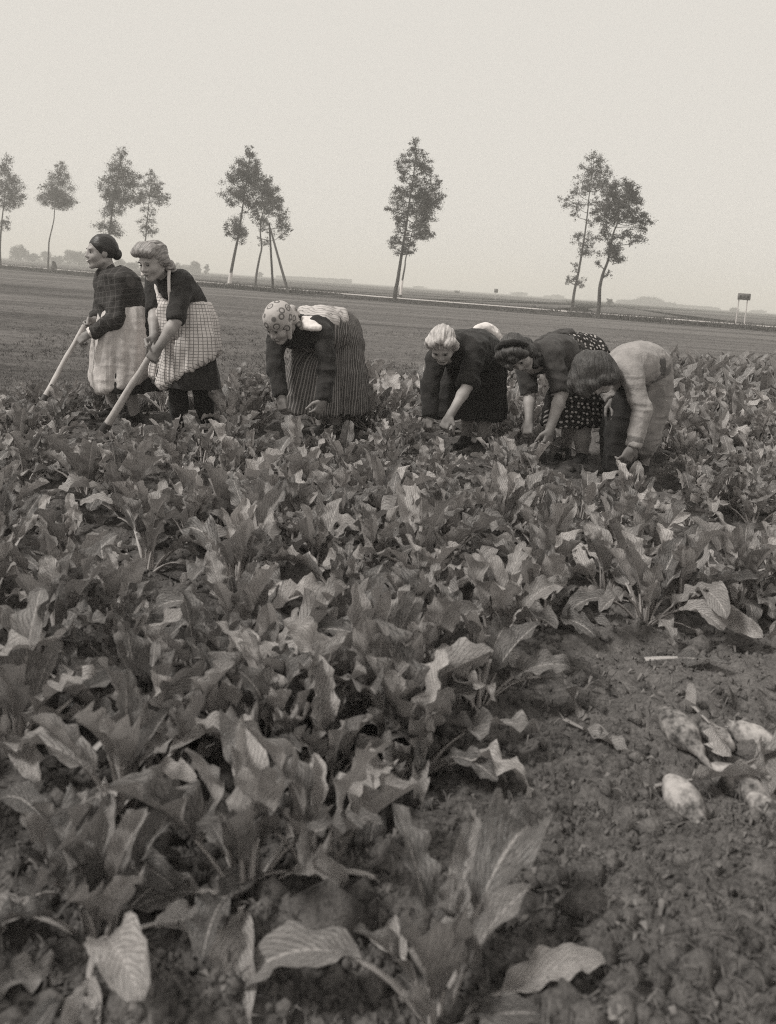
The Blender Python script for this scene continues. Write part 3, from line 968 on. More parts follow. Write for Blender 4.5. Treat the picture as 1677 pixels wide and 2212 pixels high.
# distant trees along the horizon, each with its own crown
FARL = [
 (40, 547, 21, 17, 300, 'round hazy tree crown at the far left horizon'),
 (70, 556, 20, 9, 320, 'low hazy bush right of the round crown at the far left'),
 (96, 552, 15, 11, 330, 'faint small tree on the horizon just left of the slim tree trunk'),
 (124, 559, 20, 8, 320, 'low distant bush beside the slim tree trunk'),
 (150, 553, 14, 13, 320, 'faint pointed distant tree right of the slim tree trunk'),
 (172, 556, 20, 14, 300, 'wide hazy distant tree just left of the leftmost woman'),
 (190, 554, 14, 18, 300, 'taller hazy distant tree touching the face of the leftmost woman'),
 (262, 567, 14, 13, 300, 'small distant tree between the two women with handles'),
 (288, 573, 18, 10, 300, 'low distant bush left of the fair-haired woman'),
 (385, 575, 10, 9, 330, 'small bush against the left gable of the distant barn'),
 (421, 571, 13, 10, 320, 'distant tree leaning over the right gable of the barn'),
 (447, 578, 7, 8, 300, 'tiny lone round tree right of the distant barn'),
 (560, 591, 10, 5, 400, 'tiny far bush left of the braced pole foot'),
 (988, 630, 6, 4, 240, 'small dark bush alone on the plain right of the middle tree'),
 (1319, 652, 9, 9.5, 200, 'small round-headed tree alone on the plain right of the leaning pair'),
 (1358, 655, 26, 8, 520, 'faint wood edge crown, left end of the far grove on the right'),
 (1395, 653, 34, 13, 520, 'faint domed crown in the middle of the far grove on the right'),
 (1432, 660, 30, 9, 520, 'faint low crown at the right end of the far grove'),
 (1480, 665, 30, 6, 560, 'very faint low bush line beyond the far grove on the right'),
 (1525, 669, 30, 6, 560, 'very faint low bush line left of the roadside sign'),
 (1587, 670, 11, 9, 380, 'small hazy bush just left of the roadside sign'),
 (1640, 676, 22, 6, 560, 'very faint low scrub right of the roadside sign'),
 (1120, 635, 22, 4, 600, 'very faint low trees on the horizon right of the small square sign'),
 (1200, 642, 26, 5, 600, 'very faint low trees on the horizon left of the leaning pair'),
 (905, 622, 16, 4, 600, 'very faint low trees on the horizon right of the middle tree'),
]
for i, (x, y, rx, ry, Y, lab) in enumerate(FARL):
    hy = 554.5 + .0721 * x
    base_y = hy + 1.22 * FPX / Y
    r = np.random.default_rng(100 + i)
    bl = []
    for k in range(max(5, int(rx * .55))):
        a = r.uniform(0, 6.28); q = r.uniform(.1, .72)
        bl.append((x + math.cos(a) * rx * q, y + math.sin(a) * ry * q * .8, rx * .42, ry * .5))
    bl.append((x, (y + base_y) / 2, rx * .8, abs(base_y - y) * .5)) if base_y - y < 2.2 * ry else None
    s = Y / FPX
    tree('distant_tree', Y, [(x, base_y), (x, (y + base_y) / 2), (x, y)], bl, lab, idc, 0.55, max(.3, s * 1.7), max(.15, .6 * s * 1.2), crown='far_leaf', seed=200 + i)

# dark tall crop strip on the horizon (x 600..755)
def hedge_strip():
    r = np.random.default_rng(5)
    p0 = P(596, 601, 520); p1 = P(756, 613, 500)
    V = []; Q = []; n = 120
    zt = 2.7
    for i in range(n + 1):
        t = i / n; x = p0[0] * (1 - t) + p1[0] * t; y = p0[1] * (1 - t) + p1[1] * t
        h = zt * (.62 + .38 * t) + r.uniform(-.25, .25)
        V += [(x, y, -.02), (x, y - .1, h), (x + .5, y + 12, h + r.uniform(-.2, .2)), (x + .5, y + 12, -.02)]
    for i in range(n):
        a, b = 4 * i, 4 * i + 4
        Q += [(a, b, b + 1, a + 1), (a + 1, b + 1, b + 2, a + 2), (a + 2, b + 2, b + 3, a + 3)]
    Q += [(0, 1, 2, 3), (4 * n + 3, 4 * n + 2, 4 * n + 1, 4 * n)]
    return tag(link('tall_crop', mesh_np('tall_crop', V, Q), MAT['far_leaf'], None, False), 'long dark block of tall standing crop on the horizon left of the middle tree', 'crop', kind='stuff')
hedge_strip()

# barn far left, haycock, signs, pole with brace
def solid(name, parts, mat, parent, smooth=False):
    V, Q = join_np(parts); return link(name, mesh_np(name, V, Q), mat, parent, smooth)
def boxp(lo, hi):
    x0, y0, z0 = lo; x1, y1, z1 = hi
    V = np.array([(x0, y0, z0), (x1, y0, z0), (x1, y1, z0), (x0, y1, z0), (x0, y0, z1), (x1, y0, z1), (x1, y1, z1), (x0, y1, z1)], float)
    return V, np.array([(3, 2, 1, 0), (4, 5, 6, 7), (0, 1, 5, 4), (1, 2, 6, 5), (2, 3, 7, 6), (3, 0, 4, 7)])
MAT['wall_far'] = mat_plain('barn_wall', .16, .24, 1)
MAT['roof_far'] = mat_plain('barn_roof', .06, .11, 1)
bb = P(406, 583, 360)
barn = empty('barn', (bb[0], bb[1], 0), 'low hazy barn with a wide roof on the horizon right of the fair-haired woman', 'barn')
bx, by = bb[0], bb[1]
solid('wall', [boxp((bx - 4.4, by, -.1), (bx + 4.4, by + 7, 1.7))], MAT['wall_far'], barn)
rv = np.array([(bx - 4.9, by - .4, 1.7), (bx + 4.9, by - .4, 1.7), (bx + 3.2, by + 3.5, 3.6), (bx - 3.2, by + 3.5, 3.6), (bx + 4.9, by + 7.4, 1.7), (bx - 4.9, by + 7.4, 1.7)])
link('roof', mesh_np('roof', rv, [(0, 1, 2, 3), (4, 5, 3, 2), (0, 3, 5, 0), (1, 4, 2, 1), (0, 5, 4, 1)]), MAT['roof_far'], barn, False)

hp = P(117, 578, 106); hp[2] = 0
hc = Field(hp - [.9, .9, .1], hp + [.9, .9, 1.4], .05)
hc.cone(hp + [0, 0, .25], hp + [.05, 0, .8], .42, .18, .08); hc.ell(hp + [-.1, 0, .95], (.2, .2, .18), None, .08)
o = emit(hc, 'haycock', MAT['far_dark'], None, creases(5, .03, 3)); tag(o, 'small dark heap standing right of the slim tree foot', 'haycock')

def sign(name, px, py_top, py_bot, w_px, Y, foot_y, label, posts, words=False):
    c = P(px, (py_top + py_bot) / 2, Y); s = Y / FPX
    w = w_px * s; h = (py_bot - py_top) * s
    root = empty(name, (c[0], c[1], 0), label, 'sign')
    solid('board', [boxp((c[0] - w / 2, c[1] - .03, c[2] - h / 2), (c[0] + w / 2, c[1] + .03, c[2] + h / 2))], MAT['sign_dark'], root)
    for q in posts:
        x = c[0] + q * w
        solid('post', [tube_np([(x, c[1] + .07, -.1), (x, c[1] + .07, c[2] + h * .4)], [.045, .045], 8)], MAT['post_pale'], root, True)
    if words:
        # three dark letter-like blocks seen on the board, too far to read
        for q, ww in ((-.28, .2), (0, .16), (.27, .2)):
            solid('lettering', [boxp((c[0] + q * w - ww * w / 2, c[1] - .036, c[2] - h * .18), (c[0] + q * w + ww * w / 2, c[1] - .031, c[2] + h * .22))], MAT['letter'], root)
    return root
MAT['sign_dark'] = mat_plain('grey_sign_board', .10, .17, 2)
MAT['post_pale'] = mat_plain('pale_posts', .42, .6, 2)
MAT['letter'] = mat_plain('sign_lettering', .035, .05, 2)
sign('road_sign', 1608, 634, 648, 27, 64, 702, 'wide grey board on two pale posts at the right edge', (-.36, .32), True)
sign('road_sign', 1072, 624, 632, 8, 130, 645, 'tiny square board on one post in the distance right of the middle tree', (.05,))

pl = empty('telegraph_pole', P(591, 626, 63) * [1, 1, 0], 'bare wooden pole braced by a slanting strut, in front of the left pair of poplars', 'pole')
pb = P(591, 628, 62); pb[2] = -.1; pt_ = P(582, 481, 62)
solid('pole', [tube_np([pb, (pb + pt_) / 2, pt_], [.10, .085, .07], 9)], MAT['bark'], pl, True)
sb = P(625, 635, 57.5); sb[2] = -.1; st_ = P(584, 493, 61.8)
solid('strut', [tube_np([sb, (sb + st_) / 2, st_], [.11, .09, .07], 9)], MAT['bark'], pl, True)
# ------------------------------------------------------------------ the six women
k1 = lambda x, y: (x * .3086, 456.6 + y * .3086)
k2 = lambda x, y: (517.5 + x * .2133, 593.6 + y * .2133)
k3 = lambda x, y: (875.2 + x * .363, 646.9 + y * .363)
HB = .0066                                                 # cell of the body grids
HC = .0080                                                 # cell of the clothing grids

def person(conv, foot, label):
    base = P(*conv(foot[0], foot[1]), foot[2])
    root = empty('person', (base[0], base[1], 0), label, 'person')
    J = lambda x, y, Y: P(*conv(x, y), Y)
    return root, J

def soiled(*ws):
    def fn(V):
        d = np.minimum.reduce([np.linalg.norm(V - (w + np.array([0, 0, -.06])), axis=1) for w in ws])
        return np.stack([np.clip((.19 - d) / .12, 0, 1), 0 * d, 0 * d], 1)
    return fn

def foot_at(p): q = np.array(p); q[2] = .05; return q

def shoe(root, ankle, toe_dir, seed=0):
    a = np.array(ankle); a[2] = .09; d = nrm([toe_dir[0], toe_dir[1], 0])
    F = Field(a - .24, a + .24, .007)
    F.cone(a + [0, 0, .0], a + d * .05 + [0, 0, -.03], .042, .04, .02)
    F.cone(a - d * .03 + [0, 0, -.05], a + d * .15 + [0, 0, -.055], .038, .034, .02)
    F.cut(a + [0, 0, -.09], (0, 0, -1)); F.cut(a + [0, 0, .035], (0, 0, 1))
    emit(F, 'shoe', MAT['leather'], root)

def arm(F, sh, el, wr, k=.02, ru=.044, rf=.037, rw=.026):
    F.cone(sh, el, ru, rf, k)
    m = el + (wr - el) * .3
    F.cone(el, m, rf, rf * 1.02, k); F.cone(m, wr, rf * 1.0, rw, k)

def leg(F, hip, knee, ank):
    F.cone(hip, knee, .075, .055, .03); m = knee + (ank - knee) * .35
    F.cone(knee, m, .052, .055, .02); F.cone(m, ank, .055, .034, .02)

def bounds(*pts, m=.33):
    A = np.array(pts); return A.min(0) - m, A.max(0) + m

# ---- woman 1: plaid jacket, dark cap, sacking apron, long handle
root, J = person(k1, (890, 1100, 5.95), 'leftmost woman in dark cap, plaid jacket and pale sacking apron, gripping a long handle')
hc = J(706, 288, 5.86); R = basis((-.80, -.58, -.08), (.06, 0, 1)); hs = 1.03
neck = J(772, 430, 5.92)
shN, shF = J(845, 482, 5.76), J(742, 455, 6.08)
elN, wrN = J(805, 765, 5.62), J(625, 858, 5.58); haN = J(545, 915, 5.56)
elF, wrF = J(712, 705, 6.05), J(655, 768, 5.86); haF = J(590, 800, 5.80)
hipN, hipF = J(890, 790, 5.85), J(880, 780, 6.12)
anN, anF = foot_at(J(960, 1300, 5.9)), foot_at(J(800, 1300, 6.1)); knN, knF = (hipN + anN) / 2 + [-.05, 0, .02], (hipF + anF) / 2 + [-.1, 0, .03]
B = Field(*bounds(hc, haN, hipN, hipF, anN, anF, shF), HB)
head(B, hc, R, hs)
B.cone(hc + R @ np.array([0, -.03, -.07]), neck, .05, .056, .03)
B.loft([(shN * .8 + shF * .2, shF * .8 + shN * .2, .055), ((shN + hipN) / 2, (shF + hipF) / 2, .070), (hipN, hipF, .08)])
arm(B, shN, elN, wrN); arm(B, shF, elF, wrF)
leg(B, hipN, knN, anN); leg(B, hipF, knF, anF)
hd = nrm(J(345, 1240, 5.36) - J(510, 930, 5.54))           # handle direction
hand(B, wrN, nrm(haN - wrN), hd * .3 + np.array([.2, .8, -.5]), (0, -.4, .9), 1.05, 1.0)
hand(B, wrF, nrm(haF - wrF), np.array([.0, -.8, -.5]), (0, -.4, .9), 1.1, 1.0)
emit(B, 'body', MAT['skin'], root, None, soiled(wrN, wrF))
features(root, hc, R, hs, smile=True)
C = Field(*bounds(neck, elN, hipN, elF, shF, m=.30), HC)
C.loft([(J(815, 452, 5.82), J(775, 440, 6.03), .072), (J(842, 520, 5.80), J(800, 520, 6.02), .122), (J(852, 620, 5.82), J(838, 620, 6.04), .148), (J(880, 760, 5.86), J(870, 760, 6.05), .162)])
C.cut(J(870, 770, 5.9), (.05, 0, -1))
C.cone(shN, elN, .068, .058, .03); C.cone(elN, wrN + (elN - wrN) * .12, .056, .043, .02, cap=True)
C.cone(shF, elF, .064, .052, .03); C.cone(elF, wrF + (elF - wrF) * .15, .052, .042, .02, cap=True)
C.cone(J(790, 400, 5.9), neck, .058, .075, .03)
C.cut(J(772, 405, 5.9), (-.25, -.1, 1))
emit(C, 'jacket', MAT['plaid'], root, creases(6.5, .012, 11, (1, 1, 1.7)), frame_uv(neck, (.75, -.6, .35), (-.2, 0, 1)))
cf = Field(wrN - .09, wrN + .09, .0055)
cf.cone(wrN + (elN - wrN) * .12, wrN + (elN - wrN) * .01, .042, .037, .0, cap=True)
cf.cut(wrN + (elN - wrN) * .12, elN - wrN)
emit(cf, 'cuff', MAT['white_cloth'], root, creases(40, .004, 4))
cl = Field(neck - .17, neck + .17, .006)
cl.cone(J(778, 392, 5.88), J(725, 452, 5.80), .028, .012, .02); cl.cone(J(725, 452, 5.80), J(708, 520, 5.83), .014, .010, .01)
emit(cl, 'collar', MAT['grey_blouse'], root)
A = Field(*bounds(J(700, 700, 5.7), J(1040, 700, 6.1), J(740, 1260, 5.9), m=.25), HC)
A.loft([(J(905, 700, 5.85), J(880, 700, 6.03), .165), (J(900, 800, 5.82), J(875, 800, 6.05), .180), (J(885, 960, 5.80), J(870, 960, 6.05), .205), (J(868, 1260, 5.80), J(855, 1240, 6.05), .215)])
sk = A.copy(); sk.cone(J(980, 900, 5.9), J(1010, 1300, 5.95), .15, .2, .05)
A.cut(J(1010, 900, 5.9), (1, .35, .1)); A.cut(J(880, 680, 5.9), (-.12, 0, 1)); A.cut(J(755, 1235, 5.9), (-.75, -.1, -1)); A.cut(J(760, 1215, 5.9), (.35, .1, -1))
fA = folds(J(890, 800, 5.95), 9, 1.05, .5, .022, 3, .010)
emit(A, 'apron', MAT['sack'], root, lambda V: fA(V) + creases(9, .006, 8, (1, 1, .35))(V))
sk.cut(J(880, 720, 5.9), (0, 0, 1)); sk.cut([0, 0, .30], (0, 0, -1))
emit(sk, 'skirt', MAT['dark_dress'], root, folds(J(890, 800, 5.95), 9, 1.0, .5, .02, 4, -.008))
Hh = Field(hc - .19, hc + .19, .0055)
E = lambda F, p, r, k=.01, op='u': F.ell(hc + R @ (np.array(p) * hs), np.array(r) * hs, R, k, op)
E(Hh, (0, -.022, .040), (.084, .101, .093))
E(Hh, (0, .085, -.055), (.12, .085, .112), .006, 's'); E(Hh, (0, .03, -.14), (.12, .14, .085), .01, 's')
E(Hh, (0, -.112, -.012), (.042, .036, .040), .012)
emit(Hh, 'headscarf', MAT['hair_dark'], root, creases(13, .003, 2), hair_uv(hc, R, (6, 6, 3)))
shoe(root, anN, (-1, -.1), 1); shoe(root, anF, (-1, -.1), 2)

# the long handles: things of their own, held in the hands
def long_tool(top, bot, r0_, r1_, label):
    t = nrm(bot - top); rt = empty('wooden_hoe', (bot[0], bot[1], 0), label, 'hoe')
    n = 9; pts = [top + (bot - top) * i / (n - 1) + np.array([.002 * math.sin(i * 1.3), 0, .002 * math.sin(i * 2.1)]) for i in range(n)]
    rad = [r0_ + (r1_ - r0_) * i / (n - 1) + .0012 * math.sin(i * 2.7) for i in range(n)]
    link('handle', tube_mesh('handle', pts, rad, 14), MAT['wood'], rt)
    s = nrm(np.cross(t, [0, 0, 1])); q = nrm(np.cross(s, t))
    Fb = Field(bot - .16, bot + .16, .006)
    Fb.cone(bot - t * .10, bot + t * .03, r1_ * 1.10, r1_ * 1.25, .005)
    Fb.cone(bot + t * .02 - s * .06, bot + t * .02 + s * .06, .009, .009, .008)
    Fb.cone(bot + t * .07 - s * .05, bot + t * .07 + s * .05, .007, .007, .05)
    emit(Fb, 'blade', MAT['iron'], rt)
    return rt
long_tool(J(588, 800, 5.72), J(345, 1240, 5.36) + hd * .16, .0150, .0205, 'slim pale wooden handle held by the plaid-jacket woman, its foot hidden among leaves')

# ---- woman 2: fair pompadour, dark jumper, checked apron
root, J = person(k1, (1380, 1500, 5.6), 'woman with rolled fair fringe, black jumper and checked bib apron, pushing a thick handle')
hc = J(1072, 350, 5.36); R = basis((-.42, -.80, -.42), (-.12, -.2, 1)); hs = 1.03
neck = J(1165, 465, 5.50)
shN, shF = J(1282, 492, 5.42), J(1078, 490, 5.60)
elN, wrN = J(1232, 765, 5.27), J(1110, 955, 5.22); haN = J(1050, 1045, 5.2)
elF, wrF = J(1082, 705, 5.44), J(1075, 885, 5.30); haF = J(1052, 945, 5.27)
hipN, hipF = J(1340, 780, 5.58), J(1280, 770, 5.74)
knN, anN = J(1410, 1230, 5.55), foot_at(J(1470, 1500, 5.72)); knF, anF = J(1250, 1230, 5.50), foot_at(J(1260, 1480, 5.60))
B = Field(*bounds(hc, haN, hipN, hipF, anN, anF, shF), HB)
head(B, hc, R, hs)
B.cone(hc + R @ np.array([0, -.03, -.07]), neck, .048, .054, .03)
B.loft([(shN * .8 + shF * .2, shF * .8 + shN * .2, .052), ((shN + hipN) / 2, (shF + hipF) / 2, .065), (hipN, hipF, .08)])
arm(B, shN, elN, wrN, ru=.046, rf=.041, rw=.028); arm(B, shF, elF, wrF, ru=.044, rf=.038, rw=.027)
hand(B, wrN, nrm(haN - wrN), np.array([-.1, .9, -.3]), (-.8, -.3, .3), 1.0, 1.02)
hand(B, wrF, nrm(haF - wrF), np.array([.5, -.7, -.2]), (-.6, -.3, .3), 1.1, 1.0)
emit(B, 'body', MAT['skin'], root, None, soiled(wrN, wrF))
features(root, hc, R, hs)
Lg = Field(*bounds(knN, knF, anN, anF, m=.2), .008)
Lg.cone(knN + (knN - anN) * .25, knN + (anN - knN) * .4, .066, .062, .03); Lg.cone(knN + (anN - knN) * .4, anN, .062, .042, .03)
emit(Lg, 'stocking', MAT['dark_stocking'], root, creases(12, .004, 1))
Lg = Field(*bounds(knN, knF, anN, anF, m=.2), .008)
Lg.cone(knF + (knF - anF) * .25, knF + (anF - knF) * .4, .066, .062, .03); Lg.cone(knF + (anF - knF) * .4, anF, .062, .042, .03)
emit(Lg, 'stocking', MAT['dark_stocking'], root, creases(12, .004, 2))
shoe(root, anN, (-.6, -.5)); shoe(root, anF, (-.7, -.5))
C = Field(*bounds(neck, elN, hipN, elF, shF, m=.28), HC)
C.loft([(J(1245, 478, 5.47), J(1110, 478, 5.58), .068), (J(1262, 560, 5.50), J(1150, 555, 5.60), .108), (J(1310, 640, 5.57), J(1230, 640, 5.68), .112), (J(1335, 730, 5.60), J(1290, 730, 5.70), .125)])
C.cone(shN, elN + (elN - shN) * .02, .066, .060, .03, cap=True)
C.cone(shF, elF, .060, .054, .03, cap=True)
C.cone(J(1165, 420, 5.47), neck, .052, .07, .03); C.cut(J(1165, 425, 5.47), (-.2, -.2, 1))
emit(C, 'jumper', MAT['black_wool'], root, creases(8, .008, 21, (1, 1, 1.6)))
A = Field(*bounds(J(1040, 600, 5.4), J(1530, 700, 5.8), J(1150, 1260, 5.6), m=.22), .0072)
A.loft([(J(1335, 690, 5.57), J(1275, 690, 5.68), .128), (J(1348, 800, 5.55), J(1275, 800, 5.70), .146), (J(1352, 950, 5.50), J(1262, 950, 5.65), .150), (J(1372, 1280, 5.50), J(1215, 1280, 5.60), .168)])
sk = A.copy()
A.cut(J(1320, 655, 5.55), (-.1, 0, 1))
A.cut(J(1345, 1092, 5.5), (.60, .06, -.80)); A.cut(J(1100, 1175, 5.5), (-.66, -.1, -.75)); A.cut(J(1200, 1200, 5.85), (.25, 1, 0))
cc = J(1310, 850, 5.62)
fA = folds(cc, 10, 1.05, .6, .030, 7, .012)
emit(A, 'apron', MAT['check_apron'], root, lambda V: fA(V) + creases(7, .005, 9, (1, 1, .4))(V), cyl_uv(cc, .235))
# bib and straps lie on the chest
Bb = Field(*bounds(J(1090, 480, 5.4), J(1200, 880, 5.5), m=.16), .0062)
Bb.loft([(J(1112, 590, 5.42), J(1124, 620, 5.42), .016), (J(1135, 665, 5.38), J(1192, 655, 5.36), .018), (J(1122, 720, 5.41), J(1235, 720, 5.36), .030), (J(1120, 860, 5.41), J(1225, 860, 5.38), .045)], 5, .015)
emit(Bb, 'bib', MAT['check_apron'], root, creases(12, .004, 5), cyl_uv(cc, .235))
st = Field(*bounds(neck, J(1110, 600, 5.4), J(1200, 660, 5.4), m=.10), .0055)
for pts in ([(1088, 470, 5.50), (1094, 540, 5.44), (1112, 600, 5.41), (1140, 660, 5.375)], [(1186, 392, 5.39), (1182, 470, 5.375), (1186, 560, 5.345), (1194, 655, 5.355)]):
    q = [J(*a) for a in pts]
    for a, b in zip(q[:-1], q[1:]): st.cone(a, b, .012, .012, .004)
emit(st, 'strap', MAT['white_cloth'], root)
sk.cut(J(1300, 720, 5.6), (0, 0, 1)); sk.cut(J(1300, 1215, 5.6), (.0, 0, -1))
emit(sk, 'skirt', MAT['dark_dress'], root, folds(cc, 6, .95, .5, .016, 12, -.006))
Hh = Field(hc - .21, hc + .21, .0055)
E = lambda F, p, r, k=.01, op='u': F.ell(hc + R @ (np.array(p) * hs), np.array(r) * hs, R, k, op)
E(Hh, (0, -.026, .040), (.086, .096, .090))
E(Hh, (0, .095, -.06), (.074, .08, .12), .008, 's')
Hh.cone(hc + R @ np.array([-.062, .060, .088]), hc + R @ np.array([.060, .060, .090]), .036, .036, .02)       # rolled fringe
Hh.cone(hc + R @ np.array([-.05, .02, .112]), hc + R @ np.array([.05, .02, .112]), .03, .03, .03)
for a in ((.078, -.03, .0), (-.078, -.03, .0), (.07, -.06, -.05), (-.07, -.06, -.05), (.04, -.09, -.06), (-.04, -.09, -.06), (.085, -.01, .05), (0, -.10, -.03), (.06, -.085, -.085), (-.06, -.08, -.08)): E(Hh, a, (.032, .034, .034), .012)
emit(Hh, 'hair', MAT['hair_fair'], root, strands(hc, R, .006, 30, 3), hair_uv(hc, R))
er = Field(hc - .14, hc + .14, .005)
E(er, (.078, .0, -.045), (.005, .005, .007), 0); E(er, (-.078, .0, -.045), (.005, .005, .007), 0)
emit(er, 'earring', MAT['white_cloth'], root)
top, bot = J(1078, 968, 5.22), J(700, 1590, 5.28)
bot[2] = .05
long_tool(top, bot, .0195, .0300, 'thick pale wooden handle pushed down to the soil by the woman in checked apron')

# ---- woman 3: ringed headscarf, striped pinafore
root, J = person(k2, (940, 1400, 5.85), 'woman in ring-print pale headscarf, striped pinafore and black sleeves, bending forward')
hc = J(405, 500, 5.28); R = basis((-.40, -.62, -.68), (-.35, -.55, .8)); hs = 1.04
neck = J(600, 520, 5.46)
shN, shF = J(852, 600, 5.40), J(372, 640, 5.54)
elN, wrN = J(885, 960, 5.32), J(850, 1270, 5.22); elF, wrF = J(362, 950, 5.42), J(420, 1225, 5.34)
hipN, hipF = J(1010, 610, 5.85), J(860, 580, 6.05)
anN, anF = foot_at(J(1000, 1400, 5.85)), foot_at(J(850, 1400, 6.0)); knN, knF = (hipN + anN) / 2 + [-.03, -.03, 0], (hipF + anF) / 2 + [-.03, -.03, 0]
B = Field(*bounds(hc, hipN, hipF, anN, anF, shF, shN, J(440, 1450, 5.3), m=.28), HB)
head(B, hc, R, hs)
B.cone(hc + R @ np.array([0, -.03, -.05]), neck, .052, .058, .03)
B.loft([(shN * .8 + shF * .2, shF * .8 + shN * .2, .055), ((shN + hipN) / 2, (shF + hipF) / 2, .070), (hipN, hipF, .08)])
arm(B, shN, elN, wrN); arm(B, shF, elF, wrF)
leg(B, hipN, knN, anN); leg(B, hipF, knF, anF)
hand(B, wrF, nrm(J(445, 1400, 5.32) - wrF), np.array([.5, .7, 0]), (-.6, -.5, 0), .55, 1.08)
hand(B, wrN, nrm(J(790, 1400, 5.2) - wrN), np.array([-.6, .5, -.2]), (-.3, -.8, 0), .8, 1.05)
emit(B, 'body', MAT['skin'], root, None, soiled(wrN, wrF))
features(root, hc, R, hs)
C = Field(*bounds(neck, wrN, hipN, wrF, shF, m=.22), HC)
C.loft([(J(770, 560, 5.44), J(450, 590, 5.55), .088), (J(860, 560, 5.62), J(600, 560, 5.76), .125), (J(930, 590, 5.75), J(780, 570, 5.92), .14)])
C.cone(shN, elN, .068, .056, .03); C.cone(elN, wrN, .055, .046, .02, cap=True)
C.cone(shF, elF, .066, .054, .03); C.cone(elF, wrF, .053, .043, .02, cap=True)
C.cone(J(560, 520, 5.40), neck, .055, .08, .03)
emit(C, 'jumper', MAT['black_wool'], root, creases(8, .009, 31, (1, 1, 1.7)))
D = Field(*bounds(J(480, 400, 5.5), J(1250, 400, 6.1), J(480, 1420, 5.6), J(1300, 1420, 6.1), m=.2), HC)
D.loft([(J(800, 540, 5.54), J(610, 560, 5.62), .105), (J(850, 560, 5.62), J(640, 560, 5.76), .140), (J(985, 590, 5.80), J(830, 570, 5.98), .162), (J(1000, 720, 5.82), J(800, 750, 5.92), .168), (J(1010, 1000, 5.80), J(740, 1000, 5.75), .170), (J(1030, 1430, 5.82), J(700, 1430, 5.68), .180)])
D.cone(J(1120, 760, 5.95), J(1180, 1300, 5.95), .09, .10, .05)
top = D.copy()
D.cut([0, 0, .26], (0, 0, -1)); D.cut(J(600, 560, 5.55), (-.85, -.3, .25))
cc = J(940, 800, 5.85); fD = folds(cc, 11, 1.0, .45, .024, 17, .0)
emit(D, 'pinafore', MAT['stripe'], root, lambda V: fD(V) + creases(7, .010, 6, (1, 1, .6))(V), cyl_uv(cc, .24))
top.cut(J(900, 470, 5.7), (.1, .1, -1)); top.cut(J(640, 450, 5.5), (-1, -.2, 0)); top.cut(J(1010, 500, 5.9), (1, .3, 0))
emit(top, 'lit_back', MAT['stripe_pale'], root, creases(9, .011, 16, (.8, 1.6, 1), .010), frame_uv(cc, (.15, .2, 1), (1, .5, 0)))  # top of the pinafore's back again, painted brighter where light falls on it
W = Field(*bounds(J(620, 400, 5.4), J(850, 560, 5.4), m=.17), .0058)
W.loft([(J(650, 445, 5.42), J(665, 535, 5.33), .016), (J(730, 455, 5.42), J(735, 540, 5.32), .018), (J(825, 525, 5.38), J(810, 545, 5.31), .012)], 6, .01)
emit(W, 'collar', MAT['white_cloth'], root, creases(18, .004, 9))
Hh = Field(hc - .24, hc + .24, .0058)
E = lambda F, p, r, k=.01, op='u': F.ell(hc + R @ (np.array(p) * hs), np.array(r) * hs, R, k, op)
E(Hh, (0, -.018, .046), (.092, .108, .098))
E(Hh, (0, .105, -.075), (.066, .075, .108), .008, 's'); 
E(Hh, (0, -.09, -.02), (.07, .05, .06), .03)
for q in (-1, 1): Hh.cone(hc + R @ np.array([q * .082, .0, .01]), hc + R @ np.array([q * .066, .03, -.09]), .016, .012, .02)
Hh.cone(J(555, 440, 5.36), J(640, 545, 5.36), .030, .012, .02); Hh.cone(J(530, 350, 5.38), J(590, 400, 5.42), .03, .015, .02)
emit(Hh, 'headscarf', MAT['rings'], root, creases(9, .004, 6))
shoe(root, anN, (-.6, -.7)); shoe(root, anF, (-.6, -.7))

# ---- woman 4: grey hair, black dress
root, J = person(k3, (420, 760, 5.9), 'grey-haired woman in black dress with a white apron bow behind, bending low')
hc = J(222, 275, 5.30); R = basis((-.10, -.66, -.74), (-.18, -.62, .76)); hs = 1.02
neck = J(320, 270, 5.46)
shN, shF = J(415, 322, 5.42), J(185, 345, 5.55)
elN, wrN = J(372, 515, 5.30), J(268, 690, 5.20); elF, wrF = J(148, 530, 5.48), J(145, 690, 5.42)
hipN, hipF = J(480, 320, 5.85), J(400, 310, 6.05)
anN, anF = foot_at(J(470, 760, 5.88)), foot_at(J(370, 760, 6.0)); knN, knF = (hipN + anN) / 2 + [0, -.04, 0], (hipF + anF) / 2 + [0, -.04, 0]
B = Field(*bounds(hc, hipN, hipF, anN, anF, shF, shN, J(200, 830, 5.2), m=.26), HB)
head(B, hc, R, hs)
B.cone(hc + R @ np.array([0, -.03, -.05]), neck, .048, .056, .03)
B.loft([(shN * .8 + shF * .2, shF * .8 + shN * .2, .055), ((shN + hipN) / 2, (shF + hipF) / 2, .070), (hipN, hipF, .08)])
arm(B, shN, elN, wrN, ru=.042, rf=.038, rw=.026); arm(B, shF, elF, wrF)
leg(B, hipN, knN, anN); leg(B, hipF, knF, anF)
hand(B, wrN, nrm(J(215, 790, 5.17) - wrN), np.array([.4, .5, -.6]), (.7, -.5, 0), .9, 1.05)
hand(B, wrF, nrm(J(138, 745, 5.40) - wrF), np.array([.5, .7, 0]), (-.6, -.5, 0), .7, 1.0)
emit(B, 'body', MAT['skin'], root, None, soiled(wrN, wrF))
features(root, hc, R, hs)
C = Field(*bounds(neck, wrN, hipN, wrF, shF, J(480, 760, 5.9), m=.28), HC)
